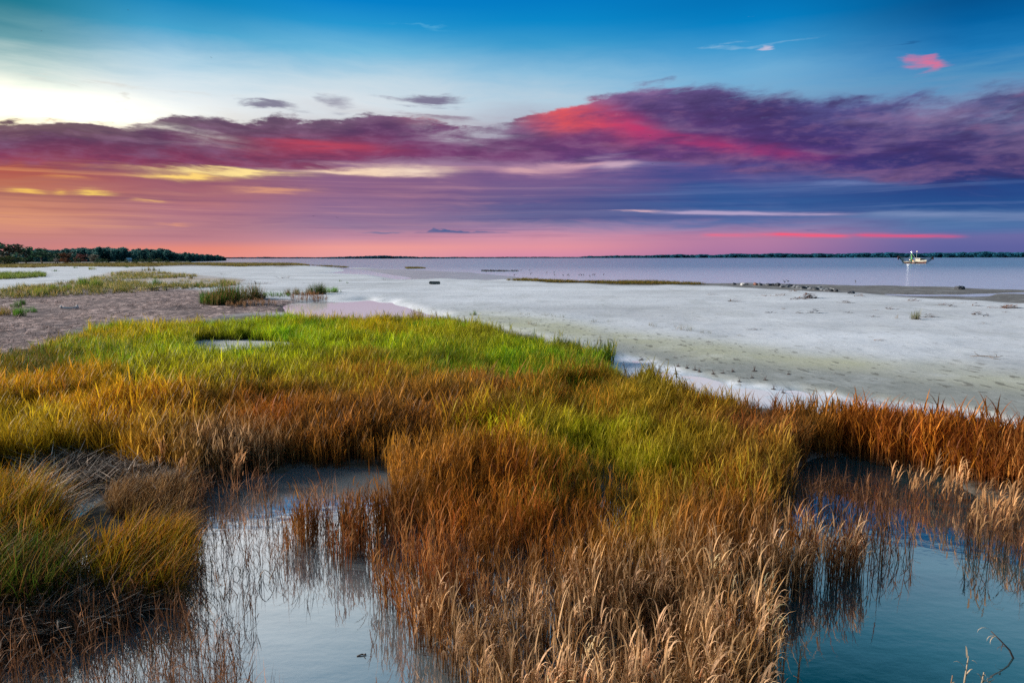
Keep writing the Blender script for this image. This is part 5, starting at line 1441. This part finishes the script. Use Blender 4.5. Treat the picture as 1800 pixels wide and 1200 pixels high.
for i in range(11):
    t = i / 10; x0 = -7.5 + 15.5 * t
    wv = 2.4 * (1 - max(0, (t - 0.45) / 0.55) ** 2.2) * (0.88 + 0.12 * min(1, t * 4)); sh = 1.25 + 1.5 * max(0, t - 0.35) ** 1.6 * 1.6 + 0.25 * (1 - t) ** 3
    secs.append((x0, max(wv, 0.06), sh))
def loft(zs):
    vs, fs = [], []
    for x0, w0, s0 in secs:
        for s, fz in zs: vs.append((x0 + (0.5 * fz if x0 > 6 else 0), s * w0 * (0.72 + 0.28 * max(fz, 0)), -0.5 if fz < 0 else s0 * fz))
    n = len(zs)
    for i in range(len(secs) - 1):
        for j in range(n - 1): fs.append((i * n + j, i * n + j + 1, (i + 1) * n + j + 1, (i + 1) * n + j))
    fs.append(tuple(range(n))); fs.append(tuple((len(secs) - 1) * n + j for j in range(n))[::-1])
    return vs, fs
v, f = loft([(1, 0.62), (1, 0.0), (1, -1), (-1, -1), (-1, 0.0), (-1, 0.62)]); mesh_obj('hull', v, f, HULL, boat)
v, f = loft([(1.012, 1.0), (1.012, 0.60), (-1.012, 0.60), (-1.012, 1.0)])
top = mesh_obj('bulwark', v, f + [tuple(i * 4 for i in range(len(secs))) + tuple(i * 4 + 3 for i in reversed(range(len(secs))))], DECKW, boat)
cab = box('wheelhouse', (2.6, 0, 2.45), (3.8, 2.7, 2.0), DECKW, boat, 0.12)
box('roof', (2.7, 0, 3.52), (4.5, 3.1, 0.14), DECKW, cab, 0.04)
for xx in (1.4, 2.5, 3.6):
    for s in (1, -1): box('window', (xx, s * 1.36, 2.85), (0.75, 0.05, 0.6), PANE, cab)
for yy in (-0.8, 0, 0.8): box('window', (4.52, yy, 2.85), (0.05, 0.6, 0.6), PANE, cab)
box('fish_box', (-1.2, -0.6, 1.75), (1.2, 1.0, 0.8), plain('orange_crate', (0.7, 0.33, 0.05), 0.6), boat, 0.05)
box('winch', (-0.2, 0.3, 1.8), (0.9, 1.4, 0.9), IRON, boat, 0.15)
tube('mast', [(0.6, 0, 1.2), (0.6, 0, 8.2)], [0.14, 0.08], SPAR, boat)
tube('gallows_frame', [(-3.6, 1.5, 1.2), (-3.6, 0.5, 6.6), (-3.6, -0.5, 6.6), (-3.6, -1.5, 1.2)], [0.1, 0.1, 0.1, 0.1], SPAR, boat)
tube('boom', [(0.6, 0, 2.6), (-3.8, 0, 7.6)], [0.11, 0.08], SPAR, boat)
for s in (1, -1):
    tip = Vector((-0.2 * s, s * 15.0, 4.9)); root = Vector((0.3, s * 1.8, 2.4))
    tube('outrigger', [root, (root + tip) / 2 + Vector((0, 0, 0.15)), tip], [0.13, 0.11, 0.07], SPAR, boat)
    tube('stay', [(0.6, 0, 7.6), tip * 0.7 + root * 0.3], [0.03, 0.03], IRON, boat, 4)
    # net slung below the pole: a sagging dark web of cords
    def net_pt(u_, v_):
        t_ = root + (tip - root) * (0.10 + 0.86 * u_)
        return t_ + Vector((0.5 * math.sin(u_ * 9), 0, -v_ * (0.5 + 3.6 * math.sin(math.pi * (0.12 + 0.78 * u_)) ** 1.3)))
    vs, fs = [], []
    NU, NV = 16, 9
    for i in range(NU + 1):
        for j in range(NV + 1): vs.append(net_pt(i / NU, j / NV))
    q_ = NV + 1
    for i in range(NU):
        for j in range(NV):
            if j > NV * 0.35 or (i + j) % 2 == 0: fs.append((i * q_ + j, (i + 1) * q_ + j, (i + 1) * q_ + j + 1, i * q_ + j + 1))
    nt_ = mesh_obj('trawl_net', vs, fs, NETM, boat)
    sm = nt_.modifiers.new('cords', 'WIREFRAME'); sm.thickness = 0.22; sm.use_even_offset = False
    box('trawl_door', tip + Vector((0.1, 0.1 * s, -1.3)), (0.3, 1.1, 2.2), plain('rust_plate', (0.09, 0.03, 0.035), 0.8, 0.4, 2.0), boat, 0.05)
vs = []; fs = []
for i in range(9):
    t = i / 8
    c0 = Vector((-3.5, 0, 7.2)) * (1 - t) + Vector((-2.6, -0.3, 1.5)) * t; w0 = 0.10 + 0.85 * t ** 1.2 * (1.0 if t < 0.85 else 0.75)
    for j in range(8): vs.append(c0 + Vector((math.cos(j * .785) * w0, math.sin(j * .785) * w0 * 0.8, 0)))
    if i:
        for j in range(8): fs.append(((i - 1) * 8 + j, (i - 1) * 8 + (j + 1) % 8, i * 8 + (j + 1) % 8, i * 8 + j))
mesh_obj('hanging_net', vs, fs, NETL, boat)
def lamp(loc, r, mat):
    bm = bmesh.new(); bmesh.ops.create_icosphere(bm, subdivisions=2, radius=r)
    me = bpy.data.meshes.new('deck_lamp'); bm.to_mesh(me); bm.free(); me.materials.append(mat)
    o = bpy.data.objects.new('deck_lamp', me); COL.objects.link(o); o.location = loc; o.parent = boat
lamp((-3.8, 0.0, 7.75), 0.27, LAMP); lamp((-3.0, -0.5, 7.3), 0.13, LAMP); lamp((0.6, 0, 8.0), 0.17, LAMPW); lamp((-3.6, -1.2, 2.6), 0.22, LAMPW)
pl = bpy.data.lights.new('deck_light', 'POINT'); pl.energy = 130; pl.color = (1.0, 0.95, 0.82); pl.shadow_soft_size = 0.4
plo = bpy.data.objects.new('deck_light', pl); COL.objects.link(plo); plo.location = (-4.6, -1.2, 7.0); plo.parent = boat

# ------------------------------------------------------------------ reeds that stand alone in the near water
STALK = plain('dry_reed', (0.30, 0.17, 0.09), 0.7, 0.4, 9.0); DSTALK = plain('dark_reed', (0.05, 0.035, 0.03), 0.7, 0.4, 9.0); PALE = plain('pale_reed', (0.34, 0.25, 0.16), 0.7, 0.3, 9.0)


def near(px, py): g = gnd(px, py, 0.0); return Vector((g[0], g[1], 0.0))


def stalk(px, pb, hpx, lab, mat=STALK, leaves=3, lean=0.05):
    p = near(px, pb); k = (p - Vector((0, 0, CAM_H))).length / 1330; hh = hpx * k / math.cos(R(28))
    t = empty('reed_stalk', p, random.uniform(-.6, .6)); tag(t, lab, 'reed')
    tube('stem', [(0, 0, -0.1), (lean * hh * .5, 0, hh * 0.5), (lean * hh * 1.2, 0, hh)], [0.009, 0.008, 0.004], mat, t, 6)
    for i in range(leaves):
        vs, q, _ = blade((lean * hh * .6, 0, hh * (0.55 + 0.14 * i)), 2.4 * i + 0.3, 0.35, hh * 0.30, 0.013, 0.9, 5, 2.6)
        mesh_obj('leaf', vs, q, PALE if i != 1 else mat, t, True)


stalk(1375, 1196, 52, 'thin dry reed alone at the left edge of the right pool'); stalk(1402, 1200, 56, 'second dry reed with a drooping tip by the right pool')
stalk(1690, 1235, 66, 'thick pale reed rising at the bottom of the right pool', PALE, 4); stalk(1668, 1228, 34, 'short reed stub beside the thick pale one', STALK, 1); stalk(1722, 1225, 36, 'tan reed tip at the bottom right edge', PALE, 3)
bs = near(1783, 1156)
br = empty('broken_reed', bs, 0.0); tag(br, 'broken dark reed bent over the right pool with pale leaves', 'reed')
k = (bs - Vector((0, 0, CAM_H))).length / 1480
tube('stem', [(0.02, 0, -0.06), (-9 * k, 0, 14 * k), (-22 * k, 0.02, 28 * k), (-36 * k, 0.05, 42 * k)], [0.010, 0.009, 0.007, 0.005], DSTALK, br, 6)
for bx, bz, yw, ln, L in ((-30, 36, 3.3, 0.9, 34), (-36, 42, 3.1, 0.6, 46), (-33, 39, 3.6, 1.3, 30), (-14, 19, 3.0, 1.2, 26), (-20, 26, 3.9, 1.3, 26)):
    vs, q, _ = blade((bx * k, 0, bz * k), yw, ln, L * k * 0.8, 0.010, 1.4, 6, 2.4); mesh_obj('leaf', vs, q, PALE if L > 27 else DSTALK, br, True)
p = near(636, 1152)
fs_ = empty('floating_twig', p, 0.2); tag(fs_, 'small dark twig floating alone in the left pool', 'twig')
tube('stick', [(-0.05, 0, 0.004), (0, 0.01, 0.012), (0.045, 0, 0.006)], [0.006, 0.008, 0.005], DSTALK, fs_, 6)
tube('knot', [(0.02, 0, 0.01), (0.04, -0.015, 0.03)], [0.007, 0.004], DSTALK, fs_, 6)
for i, (x0, y0, rr) in enumerate(((468, 1030, 0.11), (416, 1010, 0.06), (1205, 965, 0.05))):
    p = near(x0, y0)
    t = empty('bent_reed', p, 0.3); tag(t, ['reed bent into a large loop above the left pool', 'narrow looped reed left of the large loop', 'small reed loop among the central stems'][i], 'reed')
    pts = [(-0.6 * rr, 0, -0.05), (-0.75 * rr, 0, rr * 0.6), (-0.5 * rr, 0.01, rr * 1.5), (-0.1 * rr, 0.02, rr * 1.9), (0.35 * rr, 0.03, rr * 1.5), (0.7 * rr, 0.02, rr * 0.8), (0.8 * rr, 0.01, rr * 0.1)]
    tube('stem', pts, [0.006, 0.006, 0.006, 0.005, 0.005, 0.004, 0.003], STALK, t, 5)
    vs, q, _ = blade((0.03, 0, 0.0), 1.0, 0.3, rr * 2.2, 0.012, 0.8, 5, 1.0); mesh_obj('leaf', vs, q, STALK, t, True)
